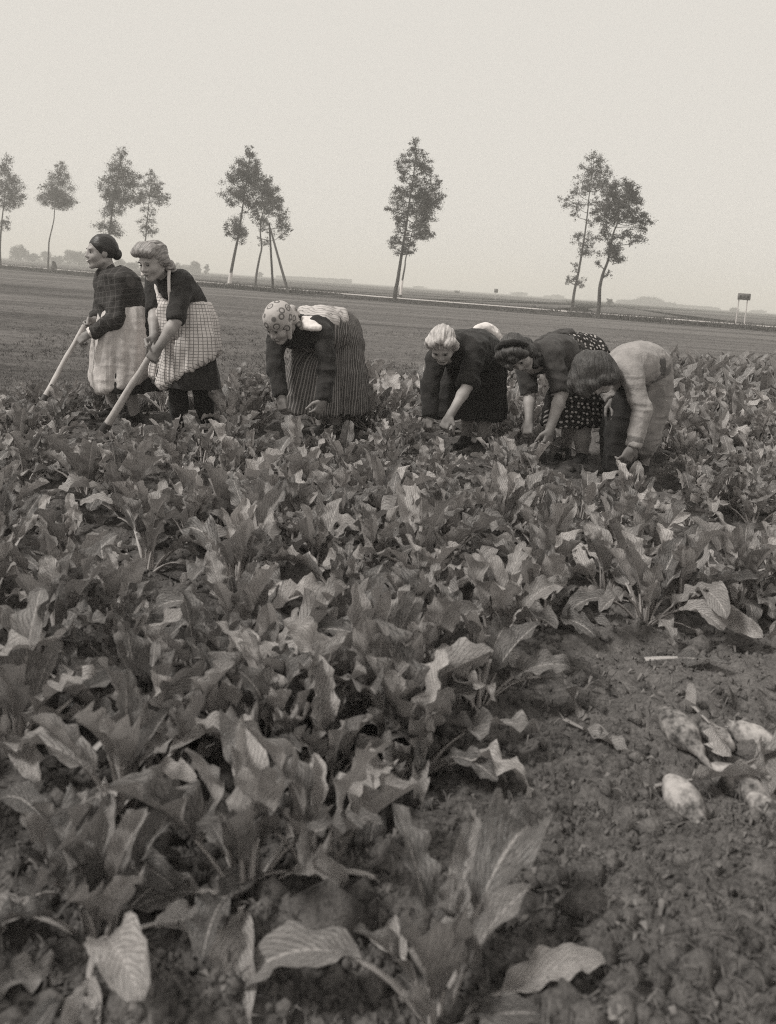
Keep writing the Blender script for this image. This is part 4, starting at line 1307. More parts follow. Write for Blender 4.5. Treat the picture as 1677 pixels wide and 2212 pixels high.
C.loft([(J(390, 300, 5.46), J(240, 310, 5.55), .088), (J(420, 300, 5.66), J(330, 300, 5.80), .135), (J(455, 335, 5.82), J(380, 325, 5.98), .158), (J(455, 430, 5.85), J(350, 430, 5.88), .168), (J(450, 600, 5.84), J(300, 600, 5.80), .170), (J(455, 780, 5.84), J(270, 780, 5.78), .178)])
C.cone(shN, elN, .068, .066, .03, cap=True); C.cone(elN - (elN - shN) * .16, elN + (elN - shN) * .0, .072, .072, .004, cap=True)
C.cone(shF, elF, .066, .056, .03); C.cone(elF, wrF, .055, .046, .02, cap=True)
C.cone(J(290, 262, 5.40), neck, .052, .075, .03)
cc = J(400, 400, 5.85); fC = folds(cc, 10, .8, .4, .018, 41)
C.cut([0, 0, .29], (0, 0, -1))
emit(C, 'dress', MAT['dark_dress'], root, lambda V: fC(V) + creases(8, .009, 42, (1, 1, 1.3))(V))
W = Field(*bounds(J(400, 130, 5.8), J(580, 500, 5.8), m=.14), .007)
W.loft([(J(425, 180, 5.80), J(440, 176, 5.95), .016), (J(480, 172, 5.82), J(492, 170, 5.95), .024), (J(528, 205, 5.84), J(535, 205, 6.0), .026), (J(558, 262, 5.88), J(560, 262, 6.0), .028), (J(575, 370, 5.92), J(575, 370, 6.02), .02), (J(578, 470, 5.92), J(578, 470, 6.0), .018)], 7, .02)
emit(W, 'apron_bow', MAT['white_cloth'], root, creases(13, .010, 9, (1, 1, .7)))
Hh = Field(hc - .20, hc + .20, .0055)
E = lambda F, p, r, k=.01, op='u': F.ell(hc + R @ (np.array(p) * hs), np.array(r) * hs, R, k, op)
E(Hh, (0, -.022, .045), (.090, .102, .092)); E(Hh, (0, .100, -.062), (.068, .080, .118), .008, 's')
for a in ((.082, -.0, .02), (-.082, -.0, .02), (.05, .06, .095), (-.05, .06, .095), (0, .05, .118), (.075, .02, .07), (-.075, .02, .07), (0, -.115, -.01), (.05, -.09, -.03), (-.05, -.09, -.03), (.078, -.03, -.04), (-.078, -.03, -.04)): E(Hh, a, (.030, .032, .030), .014)
emit(Hh, 'hair', MAT['hair_grey'], root, strands(hc, R, .006, 24, 5), hair_uv(hc, R))
shoe(root, anN, (-.5, -.8)); shoe(root, anF, (-.5, -.8))

# ---- woman 5: dark hair with band, short sleeves, dotted pinafore
root, J = person(k3, (1060, 800, 5.75), 'dark-haired woman in short sleeves and white-dotted dark pinafore, bare leg showing, bending')
hc = J(672, 325, 5.20); R = basis((.02, -.55, -.83), (-.72, -.45, .45)); hs = 1.02
neck = J(795, 315, 5.38)
shN, shF = J(880, 335, 5.32), J(720, 420, 5.55)
elN, wrN = J(932, 560, 5.26), J(862, 775, 5.20); elF, wrF = J(742, 570, 5.52), J(738, 725, 5.42)
hipN, hipF = J(1090, 320, 5.80), J(1030, 305, 6.0)
anN, anF = foot_at(J(1060, 890, 5.70)), foot_at(J(960, 860, 5.9)); knN, knF = J(1055, 740, 5.68), J(980, 700, 5.85)
B = Field(*bounds(hc, hipN, hipF, anN, anF, shF, shN, J(850, 860, 5.2), m=.26), HB)
head(B, hc, R, hs)
B.cone(hc + R @ np.array([0, -.03, -.05]), neck, .048, .054, .03)
B.loft([(shN * .8 + shF * .2, shF * .8 + shN * .2, .052), ((shN + hipN) / 2, (shF + hipF) / 2, .065), (hipN, hipF, .08)])
arm(B, shN, elN, wrN, ru=.048, rf=.042, rw=.029); arm(B, shF, elF, wrF, ru=.046, rf=.040, rw=.028)
B.cone(hipN, knN, .08, .068, .03); B.cone(knN, knN + (anN - knN) * .4, .062, .062, .03); B.cone(knN + (anN - knN) * .4, anN, .062, .038, .02)
B.cone(hipF, knF, .08, .064, .03); B.cone(knF, anF, .060, .036, .02)
hand(B, wrN, nrm(J(848, 850, 5.18) - wrN), np.array([-.4, .6, -.2]), (-.6, -.6, 0), .8, 1.05)
hand(B, wrF, nrm(J(730, 800, 5.38) - wrF), np.array([.5, .6, 0]), (-.5, -.6, 0), .7, 1.0)
emit(B, 'body', MAT['skin'], root, None, soiled(wrN, wrF))
features(root, hc, R, hs)
C = Field(*bounds(neck, elN, hipN, elF, shF, m=.26), HC)
C.loft([(J(855, 320, 5.36), J(770, 360, 5.52), .080), (J(900, 315, 5.50), J(850, 330, 5.66), .118), (J(985, 330, 5.66), J(930, 330, 5.80), .125)])
C.cone(shN, elN + (shN - elN) * .06, .068, .064, .03, cap=True); C.cone(shF, elF + (shF - elF) * .05, .064, .060, .03, cap=True)
C.cone(J(765, 305, 5.33), neck, .052, .074, .03)
emit(C, 'blouse', MAT['grey_blouse'], root, creases(8, .009, 51, (1, 1, 1.4)))
D = Field(*bounds(J(860, 300, 5.5), J(1200, 300, 6.0), J(840, 760, 5.5), J(1200, 760, 5.9), m=.2), HC)
D.loft([(J(930, 320, 5.60), J(880, 325, 5.74), .128), (J(1010, 325, 5.70), J(960, 320, 5.84), .140), (J(1085, 345, 5.80), J(1030, 330, 5.98), .150), (J(1090, 440, 5.80), J(1010, 450, 5.86), .155), (J(1090, 600, 5.76), J(975, 600, 5.76), .150), (J(1085, 780, 5.74), J(955, 780, 5.72), .158)])
D.cut(J(1000, 742, 5.7), (.14, 0, -1)); D.cut(J(925, 280, 5.6), (-.9, -.5, .1))
cc = J(1040, 500, 5.8); fD = folds(cc, 9, .8, .4, .016, 57)
emit(D, 'pinafore', MAT['dots'], root, lambda V: fD(V) + creases(9, .008, 52)(V), lambda V: np.stack([(V[:, 0] + .35 * V[:, 1]), V[:, 2] + .5 * V[:, 1], 0 * V[:, 0]], 1))
K = Field(*bounds(J(780, 240, 5.4), J(1000, 180, 5.7), m=.12), .0065)
K.loft([(J(790, 258, 5.44), J(800, 258, 5.52), .014), (J(860, 232, 5.50), J(865, 230, 5.62), .017), (J(930, 208, 5.58), J(940, 208, 5.74), .018), (J(985, 205, 5.64), J(990, 205, 5.80), .018)], 7, .02)
emit(K, 'kerchief', MAT['grey_blouse'], root, creases(15, .012, 56, (1, 1, 1)))
Hh = Field(hc - .22, hc + .22, .0055)
E = lambda F, p, r, k=.01, op='u': F.ell(hc + R @ (np.array(p) * hs), np.array(r) * hs, R, k, op)
E(Hh, (0, -.022, .042), (.092, .108, .100)); E(Hh, (0, .105, -.065), (.062, .080, .112), .008, 's')
for i in range(9):
    a = i / 8 * math.pi; E(Hh, (.082 * math.cos(a), .045, .045 + .085 * math.sin(a)), (.030, .032, .030), .010)
E(Hh, (0, -.09, -.05), (.075, .05, .05), .02); E(Hh, (.07, -.02, -.05), (.03, .05, .05), .02); E(Hh, (-.07, -.02, -.05), (.03, .05, .05), .02)
for a, q in (((565, 300, 5.18), .035), ((556, 340, 5.18), .03), ((590, 375, 5.15), .03), ((620, 398, 5.12), .026), ((600, 330, 5.12), .04), ((640, 350, 5.09), .035), ((770, 380, 5.28), .035), ((785, 340, 5.30), .04)):
    Hh.cone(J(*a), J(a[0] + 8, a[1] + 10, a[2]), q, q * .8, .012)
emit(Hh, 'hair', MAT['hair_brown'], root, strands(hc, R, .005, 26, 7, 90), hair_uv(hc, R))
Hb = Field(hc - .20, hc + .20, .0055)
for i in range(16):
    a0, a1 = (i / 16) * math.pi, ((i + 1) / 16) * math.pi
    q = [hc + R @ np.array([.103 * math.cos(a), -.012, .045 + .110 * math.sin(a)]) for a in (a0, a1)]
    Hb.cone(q[0], q[1], .017, .017, .004)
emit(Hb, 'hair_band', MAT['dark_dress'], root, creases(16, .004, 5))
shoe(root, anN, (-.5, -.8)); shoe(root, anF, (-.5, -.8))

# ---- woman 6: dark bob, pale sweater
root, J = person(k3, (1380, 900, 5.5), 'woman with loose dark bob and coarse pale sweater, bending at the right end')
hc = J(1128, 452, 4.98); R = basis((.02, -.42, -.90), (-.80, -.42, .42)); hs = 1.08
neck = J(1262, 420, 5.14)
shN, shF = J(1345, 445, 5.05), J(1255, 470, 5.38)
elN, wrN = J(1412, 665, 4.98), J(1358, 875, 4.93); elF, wrF = J(1215, 545, 5.42), J(1232, 600, 5.36)
hipN, hipF = J(1470, 410, 5.42), J(1440, 390, 5.66)
anN, anF = foot_at(J(1430, 900, 5.40)), foot_at(J(1340, 900, 5.6)); knN, knF = J(1450, 660, 5.36), J(1340, 660, 5.55)
B = Field(*bounds(hc, hipN, hipF, anN, anF, shF, shN, J(1300, 1000, 4.95), elF, m=.24), HB)
head(B, hc, R, hs)
B.cone(hc + R @ np.array([0, -.03, -.05]), neck, .05, .055, .03)
B.loft([(shN * .8 + shF * .2, shF * .8 + shN * .2, .052), ((shN + hipN) / 2, (shF + hipF) / 2, .065), (hipN, hipF, .08)])
arm(B, shN, elN, wrN); arm(B, shF, elF, wrF)
leg(B, hipN, knN, anN); leg(B, hipF, knF, anF)
hand(B, wrN, nrm(J(1300, 975, 4.92) - wrN), np.array([-.3, .7, -.3]), (.6, -.5, 0), .6, 1.08)
hand(B, wrF, nrm(J(1262, 690, 5.30) - wrF), np.array([-.4, .8, 0]), (-.7, -.2, .3), .25, 1.1)
emit(B, 'body', MAT['skin'], root, None, soiled(wrN, wrF))
features(root, hc, R, hs)
C = Field(*bounds(neck, wrN, hipN, elF, shF, m=.27), .0076)
C.loft([(J(1305, 405, 5.12), J(1265, 405, 5.38), .092), (J(1370, 385, 5.22), J(1345, 375, 5.48), .125), (J(1430, 385, 5.36), J(1405, 375, 5.58), .130), (J(1462, 405, 5.42), J(1440, 395, 5.60), .128)])
C.cone(shN, elN, .068, .058, .035); C.cone(elN, wrN, .056, .044, .02, cap=True)
C.cone(shF, elF, .066, .056, .03); C.cone(elF, wrF, .054, .046, .02, cap=True)
C.cone(J(1225, 420, 5.09), neck, .055, .078, .03)
emit(C, 'sweater', MAT['pale_sweater'], root, lambda V: creases(6, .006, 61, (1, 1, 1.8))(V) + creases(15, .003, 64, (.6, 1, 2))(V))
ctr = J(1450, 395, 5.5)
cam_side = (ctr + np.array([0, .02, 0]), (0, 1, 0))
emit(shell(C, .007, [(J(1448, 390, 5.4), (-1, 0, -.12)), (J(1508, 390, 5.4), (1, 0, .12)), (J(1480, 332, 5.4), (-.1, 0, 1)), (J(1480, 440, 5.4), (.1, 0, -1)), cam_side]), 'patch', MAT['patch_cloth'], root, creases(16, .003, 9))
emit(shell(C, .005, [(J(1385, 470, 5.4), (-.55, 0, .75)), (J(1560, 400, 5.4), (1, 0, .2)), (J(1440, 530, 5.4), (0, 0, -1)), (J(1428, 480, 5.4), (-1, 0, 0))]), 'waistband', MAT['sweater_rib'], root, creases(30, .003, 19, (1, 1, .4)))
cfw = Field(wrN - .12, wrN + .12, .006); cfw.cone(wrN + (elN - wrN) * .26, wrN, .052, .047, 0, cap=True); cfw.cut(wrN + (elN - wrN) * .26, elN - wrN)
emit(cfw, 'cuff', MAT['sweater_rib'], root, creases(34, .003, 20, (1, 1, .4)))
D = Field(*bounds(J(1570, 380, 5.4), J(1180, 650, 5.4), J(1430, 860, 5.4), J(1250, 1000, 5.4), m=.2), HC)
D.loft([(J(1468, 425, 5.42), J(1455, 415, 5.60), .122), (J(1470, 540, 5.40), J(1465, 540, 5.58), .118), (J(1452, 660, 5.38), J(1455, 660, 5.53), .105), (J(1425, 800, 5.36), J(1430, 800, 5.46), .085), (J(1415, 870, 5.36), J(1420, 860, 5.46), .075)])
emit(D, 'skirt', MAT['pale_skirt'], root, lambda V: creases(8, .012, 62, (1.6, 1.3, .45))(V))
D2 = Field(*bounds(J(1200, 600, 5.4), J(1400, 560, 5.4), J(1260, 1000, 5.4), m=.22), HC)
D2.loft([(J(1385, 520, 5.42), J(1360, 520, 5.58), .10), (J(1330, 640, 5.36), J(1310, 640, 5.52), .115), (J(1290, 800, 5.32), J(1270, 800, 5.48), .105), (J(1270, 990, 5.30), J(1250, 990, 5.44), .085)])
emit(D2, 'apron', MAT['dark_dress'], root, creases(7, .014, 63, (1.3, 1.3, .5)))  # one dark mass hanging below her front, ahead of the pale skirt
Hh = Field(hc - .32, hc + .32, .0060)
E = lambda F, p, r, k=.01, op='u': F.ell(hc + R @ (np.array(p) * hs), np.array(r) * hs, R, k, op)
E(Hh, (0, -.022, .042), (.102, .116, .108)); 
for q in (-1, 1): E(Hh, (q * .078, -.01, -.03), (.036, .075, .085), .03)
E(Hh, (0, -.085, -.04), (.085, .05, .08), .03)
E(Hh, (0, .125, -.075), (.058, .085, .120), .01, 's')
for a in ((-.05, .085, .07), (.05, .085, .075), (0, .09, .09), (.075, .06, .03), (-.08, .055, .03), (.09, .03, -.03), (-.09, .03, -.03)): E(Hh, a, (.034, .034, .04), .015)
for a, b, ra, rb in (((1085, 385, 4.94), (1010, 505, 4.93), .075, .045), ((1110, 400, 4.92), (1055, 545, 4.88), .07, .035), ((1160, 360, 5.0), (1215, 440, 5.02), .06, .05), ((1010, 470, 4.93), (990, 545, 4.93), .04, .018), ((1080, 500, 4.88), (1090, 575, 4.87), .035, .012)):
    Hh.cone(J(*a), J(*b), ra, rb, .03)
emit(Hh, 'hair', MAT['hair_brown'], root, lambda V: strands(hc, R, .005, 30, 9, 90)(V) + creases(12, .003, 8)(V), hair_uv(hc, R, (80, 60, 9)))
shoe(root, anN, (-.6, -.7)); shoe(root, anF, (-.6, -.7))
# ------------------------------------------------------------------ beet plants
def mat_leaf(name, lo, hi, dry=False):
    m = NT(name, 0.42, 0.65)
    uv = m.at('uvp'); s, v, _ = m.sep(uv)
    oi = m.n('ShaderNodeObjectInfo')
    rnd = oi.outputs['Random']
    off = m.n('ShaderNodeVectorMath', operation='ADD'); m.l(uv, off.inputs[0])
    cc = m.n('ShaderNodeCombineXYZ'); m.l(m.math('MULTIPLY', rnd, 37), cc.inputs[2]); m.l(cc.outputs[0], off.inputs[1])
    n1 = m.noise(off.outputs[0], 3.2, 4, 0.6); n2 = m.noise(off.outputs[0], 16, 4, 0.7)
    av = m.math('ABSOLUTE', v)
    # side veins run out and forward from the midrib
    ph = m.math('ADD', m.math('MULTIPLY', s, 11), m.math('MULTIPLY', av, -4.5))
    ph = m.math('ADD', ph, m.math('MULTIPLY', n1, 1.6))
    vein = m.mapr(m.math('ABSOLUTE', m.math('SUBTRACT', m.math('FRACT', ph), .5)), .0, .12, 1, 0)
    vein = m.math('MULTIPLY', vein, m.mapr(s, 0.02, .1, 0, 1))
    rib = m.mapr(av, .02, .085, 1, 0)
    tone = m.math('ADD', m.math('MULTIPLY', m.math('POWER', rnd, 1.7), .50), m.math('ADD', m.math('MULTIPLY', n1, .30), m.math('MULTIPLY', m.math('SUBTRACT', n2, .5), .85)))
    col = m.mapr(tone, .0, .70, lo, hi)
    col = m.math('ADD', col, m.math('MULTIPLY', vein, .02 if not dry else .0))
    stalk = m.mapr(s, -.02, .03, 1, 0)
    fac = m.math('MAXIMUM', m.math('MULTIPLY', rib, .75), stalk)
    pale = m.mapr(n2, .3, .7, hi * (.5 if dry else .75), hi * (.95 if dry else 1.3))
    c = m.mix(fac, m.grey(col), m.grey(pale))
    bf = m.geo().outputs['Backfacing']
    c2 = m.mix(m.math('MULTIPLY', bf, .35), c, g(min(hi * 1.5, .5)))
    m.base(c2)
    ro = m.mapr(n2, .3, .7, .26, .50); m.l(ro, m.b.inputs['Roughness'])
    m.bump(m.math('ADD', m.math('MULTIPLY', n2, .7), m.math('MULTIPLY', vein, -.5)), .9, .006)
    tr = m.n('ShaderNodeBsdfTranslucent'); m.l(c2, tr.inputs[0])
    mx = m.n('ShaderNodeMixShader'); mx.inputs[0].default_value = .18
    m.l(m.b.outputs[0], mx.inputs[1]); m.l(tr.outputs[0], mx.inputs[2]); m.l(mx.outputs[0], m.o.inputs['Surface'])
    return m.m
MAT['leaf'] = mat_leaf('beet_leaf', 0.045, 0.50)
MAT['leaf_dry'] = mat_leaf('wilted_beet_leaf', 0.16, 0.50, True)

def leaf_np(r, style, ns=18, nv=8, pn=4):
    """a beet leaf that rises from the origin and arches towards +Y; returns V, Q, UVP (s along blade, v across)"""
    Lp = r.uniform(.08, .17); Lb = r.uniform(.15, .24); W = r.uniform(.031, .050) * (Lb / .2)
    if style == 'erect': bend = r.uniform(.2, .9); b0 = r.uniform(-.2, .1)
    elif style == 'arch': bend = r.uniform(1.3, 2.3); b0 = 0
    elif style == 'flop': bend = r.uniform(2.4, 3.2); b0 = .1; Lp *= 1.1
    else: bend = r.uniform(-.2, .35); b0 = 0; 
    tot = Lp + Lb; K = 40
    t = np.linspace(0, 1, K + 1)
    ang = b0 + bend * t ** r.uniform(1.1, 1.9)
    tw = r.uniform(-.9, .9) * t ** 2
    sid = np.cumsum(np.r_[0, np.sin(r.uniform(-.5, .5) * t[1:] * 2)]) * tot / K * .5
    Yc = np.cumsum(np.r_[0, np.sin(ang[1:])]) * tot / K; Zc = np.cumsum(np.r_[0, np.cos(ang[1:])]) * tot / K
    C = np.stack([sid, Yc, Zc], 1)
    D = np.gradient(C, axis=0); D /= np.linalg.norm(D, axis=1, keepdims=True)
    def frame(q):
        c = np.array([np.interp(q, t, C[:, i]) for i in range(3)]); d = nrm([np.interp(q, t, D[:, i]) for i in range(3)])
        w = float(np.interp(q, t, tw)); x = nrm(np.cross(d, [0, 0, 1]) if abs(d[2]) < .98 else [1, 0, 0])
        if x[0] < 0: x = -x
        x = nrm(x - d * (x @ d)); nn = np.cross(x, d)
        return c, x * math.cos(w) + nn * math.sin(w), nn * math.cos(w) - x * math.sin(w), d
    V = []; U = []; Q = []
    # stalk: four-sided, channelled
    qp = Lp / tot
    for i in range(pn + 1):
        q = qp * i / pn; c, x, nn, d = frame(q); rr = .0105 * (1 - .45 * i / pn)
        for (a, b) in ((-1, .35), (0, -.1), (1, .35), (0, -1)):
            V.append(c + x * a * rr + nn * b * rr * .9); U.append((-.3, a * .1, 0))
    for i in range(pn):
        for j in range(4): Q.append((i * 4 + j, i * 4 + (j + 1) % 4, i * 4 + 4 + (j + 1) % 4, i * 4 + 4 + j))
    base = len(V)
    f1, f2 = r.uniform(2.0, 4.0), r.uniform(3.5, 6); p1, p2, p3, p4 = r.uniform(0, 6.3, 4)
    amp = r.uniform(.18, .48); fold = r.uniform(.1, 1.1); cup = r.uniform(-.5, .6)
    tip = r.uniform(.45, .75)
    for i in range(ns + 1):
        s = i / ns; q = qp + (1 - qp) * s * .999
        c, x, nn, d = frame(q)
        prof = (min(s / .30, 1) ** .62) * (max(1 - ((s - .42) / .585) ** 2, 0) ** tip if s > .42 else 1) 
        w = W * (.05 + .95 * prof) if i < ns else W * .06
        for j in range(nv + 1):
            v = -1 + 2 * j / nv
            edge = abs(v) ** 2
            side = 1 if v > 0 else -1
            ww = w * (1 + .07 * edge * math.sin(f2 * s * 3.1 + (p1 if v > 0 else p2)) + .015 * r.normal() * edge)
            h = ww * (fold * abs(v) * .8 + cup * v * v * .5) + W * amp * edge * (math.sin(f1 * s * 6.3 + (p3 if v > 0 else p4)) + .5 * math.sin(f2 * s * 6.3 + p2 * side)) * prof + W * .16 * float(noise(np.array([[s * 7, v * 2.2, p1]]), 3)[0]) * (abs(v) > .1)
            lat = v * ww * math.cos(min(fold, 1.1) * .6)
            V.append(c + x * lat + nn * h + d * (edge * W * .28 * (-1 if s < .25 else .15)))
            U.append((s, v, 0))
    for i in range(ns):
        for j in range(nv):
            a = base + i * (nv + 1) + j
            Q.append((a, a + 1, a + nv + 2, a + nv + 1))
    return np.array(V), np.array(Q), np.array(U)

def leaf_mesh(r, style, name='leaf', mat=None, **k):
    V, Q, U = leaf_np(r, style, **k)
    me = mesh_np(name, V, Q); attr(me, 'uvp', U)
    me.materials.append(mat or MAT['leaf'])
    me.polygons.foreach_set('use_smooth', np.ones(len(me.polygons), bool))
    return me

lr = np.random.default_rng(42)
LEAF = {s: [leaf_mesh(lr, s) for _ in range(k)] for s, k in (('erect', 12), ('arch', 12), ('flop', 6), ('flat', 6))}
LEAF_DRY = {s: [leaf_mesh(lr, s, mat=MAT['leaf_dry']) for _ in range(4)] for s in ('arch', 'flat')}

def place_leaf(mesh, parent, name, loc, tilt, az, sc, roll=0.0):
    o = bpy.data.objects.new(name, mesh)
    COL.objects.link(o)
    if parent is not None: o.parent = parent
    o.rotation_mode = 'XYZ'
    o.location = loc
    o.rotation_euler = (-tilt, roll, az)
    o.scale = (sc, sc, sc)
    return o

def plant_spec(r, vig=1.0):
    """list of (style, index, tilt, az, scale, radial offset)"""
    n = int(r.integers(13, 20)); out = []
    az0 = r.uniform(0, 6.28)
    for i in range(n):
        t = (i + .5) / n                       # 0 inner .. 1 outer
        az = az0 + i * 2.4 + r.normal(0, .25)
        if t < .5: style = 'erect'; tilt = .06 + .55 * t + r.normal(0, .08)
        elif t < .85: style = 'arch' if r.uniform() < .7 else 'erect'; tilt = .15 + .6 * t + r.normal(0, .12)
        else: style = 'flop' if r.uniform() < .55 else 'arch'; tilt = .75 + r.normal(0, .15)
        sc = vig * (1.28 - .28 * abs(t - .55)) * r.uniform(.72, 1.22)
        out.append((style, int(r.integers(0, 100)), tilt, az, sc, .012 + .022 * t))
    return out

BARE = [[(900, 9000), (1010, 1690), (1040, 1540), (1200, 1452), (1330, 1400), (1700, 1330), (1800, 1330), (3000, 9000)],
        [(1180, 900), (1310, 905), (1330, 1000), (1230, 985)],
        [(860, 1060), (960, 1075), (950, 1170), (850, 1170)]]
BARE += [[(150, 955), (300, 860), (345, 905), (255, 1015), (175, 1015)],       # before the thick handle
         [(355, 880), (500, 880), (500, 985), (370, 985)],                       # before the striding legs
         [(585, 900), (660, 900), (670, 975), (590, 975)],
         [(900, 920), (990, 920), (990, 1000), (905, 1000)],
         [(1150, 920), (1230, 920), (1230, 1010), (1160, 1010)],
         [(1290, 960), (1400, 960), (1400, 1050), (1300, 1050)]]
def inside(poly, x, y):
    c = False; j = len(poly) - 1
    for i in range(len(poly)):
        (x1, y1), (x2, y2) = poly[i], poly[j]
        if (y1 > y) != (y2 > y) and x < (x2 - x1) * (y - y1) / (y2 - y1) + x1: c = not c
        j = i
    return c

# where feet, skirts, hands and the handle ends are: no crown of a plant may stand inside
KEEP = []
def keep(px, py, Y, rad):
    p = P(px, py, Y); KEEP.append((p[0], p[1], rad))
    KEEP.append((p[0] * .95, p[1] * .95, rad * .8))
for (px, Y, rad) in ((275, 6.0, .22), (395, 5.62, .28), (700, 5.75, .36), (1020, 5.85, .30), (1245, 5.8, .30), (1360, 5.5, .32),
                     (216, 5.30, .10), (620, 5.3, .17), (760, 5.25, .14), (960, 5.25, .14), (1130, 5.4, .12), (1185, 5.2, .14), (1345, 4.95, .16)):
    keep(px, 850, Y, rad)

HERO = {   # picture position of the plant's foot -> what singles it out
 (785, 1560): 'star-shaped plant with narrow leaves at bottom centre, next to the bare soil',
 (513, 1385): 'upright plant with one tall broad leaf, left of the bottom centre',
 (150, 1200): 'plant at left with long pale stalks bent over like a spider',
 (320, 1235): 'plant with splayed stalks below the left-hand handle',
 (1070, 1400): 'spreading plant with curled leaves just above the bare soil',
 (945, 1110): 'lone tall plant with a clear stem base below the grey-haired woman',
 (1165, 1290): 'tall vigorous plant right of centre with leaves standing upright',
 (880, 970): 'upright bushy plant in front of the gap between headscarf and grey-haired woman',
 (440, 1010): 'plant with a single pale round leaf raised, below the checked-apron woman',
}
cand = []
ur = np.random.default_rng(77)
dirx, diry = nrm([1, .833, 0])[:2]
for row in range(-60, 80):
    for k in range(-110, 160):
        a = k * .245 + (row % 2) * .15 + ur.normal(0, .045); b = row * .315 + ur.normal(0, .05)
        x = dirx * a - diry * b; y = diry * a + dirx * b + 1.5
        if y < .62 or y > 32 or abs(x) > .56 * y + .45: continue
        e = float(edge_Y(np.array(x / y)))
        if y > e - .12: continue
        if ur.uniform() < (.04 if y < 3.3 else .24): continue
        gx, gy = proj((x, y, 0.03))
        if any(inside(q, gx, gy) for q in BARE): continue
        if any((x - kx) ** 2 + (y - ky) ** 2 < (kr + .05) ** 2 for kx, ky, kr in KEEP): continue
        if y < 1.15 and (abs(x) < .3): continue
        cand.append([x, y, None])
for (hx, hy), lab in HERO.items():
    p = PG(hx, hy, .03)
    cand = [c for c in cand if (c[0] - p[0]) ** 2 + (c[1] - p[1]) ** 2 > .25 ** 2]
    cand.append([p[0], p[1], lab])
for (hx, hy) in ((905, 1525), (965, 1478), (700, 1580), (610, 1660), (845, 1660), (700, 1690), (760, 1420), (880, 1400), (560, 1560), (470, 1640), (380, 1700), (900, 1640)):
    p = PG(hx, hy, .03); cand.append([p[0], p[1], None])
cand.sort(key=lambda c: c[1] if c[2] is None else 0)

ZONES = [
 (lambda x, y, px, py: py > 1330 and px < 700, 'leafy beet plant in the nearest rows at the lower left', 'nearest beet plants at the lower left'),
 (lambda x, y, px, py: py > 1330, 'leafy beet plant in the nearest rows at the bottom beside the bare soil', 'nearest beet plants beside the bare soil'),
 (lambda x, y, px, py: py > 1010 and px < 600, 'beet plant standing in the rows left of centre, before the women with handles', 'beet plants left of centre'),
 (lambda x, y, px, py: py > 1010 and px < 1100, 'beet plant standing in the middle rows before the bending women', 'beet plants in the middle'),
 (lambda x, y, px, py: py > 1010, 'beet plant standing in the rows at the right, before the pale-sweater woman', 'beet plants at the right'),
 (lambda x, y, px, py: px < 560, 'beet plant growing at the feet of the two women with handles', 'beet plants around the women with handles'),
 (lambda x, y, px, py: px < 1100, 'beet plant growing around the feet of the middle women', 'beet plants around the middle women'),
 (lambda x, y, px, py: True, 'beet plant in the rows running back at the right behind the women', 'beet plants running back at the right'),
]
LAND = [(785, 1560, 'the star-shaped plant at bottom centre'), (513, 1385, 'the plant with one tall broad leaf'),
 (150, 1200, 'the spider-like long-stalked plant'), (320, 1235, 'the splayed plant at left'), (1070, 1400, 'the spreading curled plant above the bare soil'),
 (945, 1110, 'the lone clear-stemmed plant'), (1165, 1290, 'the tall vigorous plant right of centre'), (880, 970, 'the bushy plant between headscarf and grey hair'),
 (440, 1010, 'the plant with the raised round leaf'), (205, 1640, 'the pale folded leaf at lower left'), (216, 950, 'the foot of the thick handle'),
 (106, 870, 'the foot of the slim handle'), (447, 930, 'the striding legs under the checked apron'), (611, 940, 'the left-hand reach of the headscarf woman'),
 (760, 940, 'the striped skirt hem'), (950, 960, 'the reaching hand of the grey-haired woman'), (1184, 985, 'the hand of the short-sleeved woman'),
 (1255, 980, 'the bare leg'), (1351, 1010, 'the hand of the pale-sweater woman'), (1500, 900, 'the pale skirt at the right end'),
 (1650, 1330, 'the wilted heap at the right edge'), (1340, 1400, 'the top corner of the bare soil'), (1100, 1690, 'the lower end of the bare soil edge'),
 (30, 1690, 'the lower left edge of the field'), (30, 1400, 'the left edge two thirds down'), (30, 1050, 'the left edge level with the handle feet'),
 (1640, 1130, 'the right edge level with the pale hand'), (1640, 960, 'the right edge below the sign'), (1560, 860, 'the dark patch right of the pale skirt'),
 (1320, 1150, 'the rows straight below the pale-sweater woman'), (1450, 1050, 'the rows below and right of the pale sweater'), (250, 1480, 'the darkest lower left hollow'),
 (660, 1130, 'the open spot below the headscarf woman'), (640, 1640, 'the lower middle rows'), (1500, 1200, 'the middle of the right-hand rows')]
DIRS = [('directly right of', 1, 0), ('directly left of', -1, 0), ('just in front of', 0, 1), ('just behind', 0, -1),
        ('in front and right of', .7, .7), ('in front and left of', -.7, .7), ('behind and right of', .7, -.7), ('behind and left of', -.7, -.7)]
taken = {}; pairs = []; used = set()
for i, c in enumerate(cand):
    px, py = proj((c[0], c[1], .03))
    if c[2] or not (-40 < px < 1710): continue
    for li, (lx, ly, nm) in enumerate(LAND):
        dx, dy = px - lx, (py - ly) * 1.5
        dd = math.hypot(dx, dy)
        if 25 < dd < 400: pairs.append((dd, i, li, max(range(8), key=lambda k: dx * DIRS[k][1] + dy * DIRS[k][2])))
for dd, i, li, k in sorted(pairs):
    if i in taken or (li, k) in used: continue
    used.add((li, k)); taken[i] = f'beet plant {DIRS[k][0]} {LAND[li][2]}'
pr = np.random.default_rng(99)
far_V, far_Q, far_U, fo = [], [], [], 0
LOW = {s: [leaf_np(pr, s, ns=5, nv=2, pn=1) for _ in range(8)] for s in ('erect', 'arch', 'flop')}
count = 0
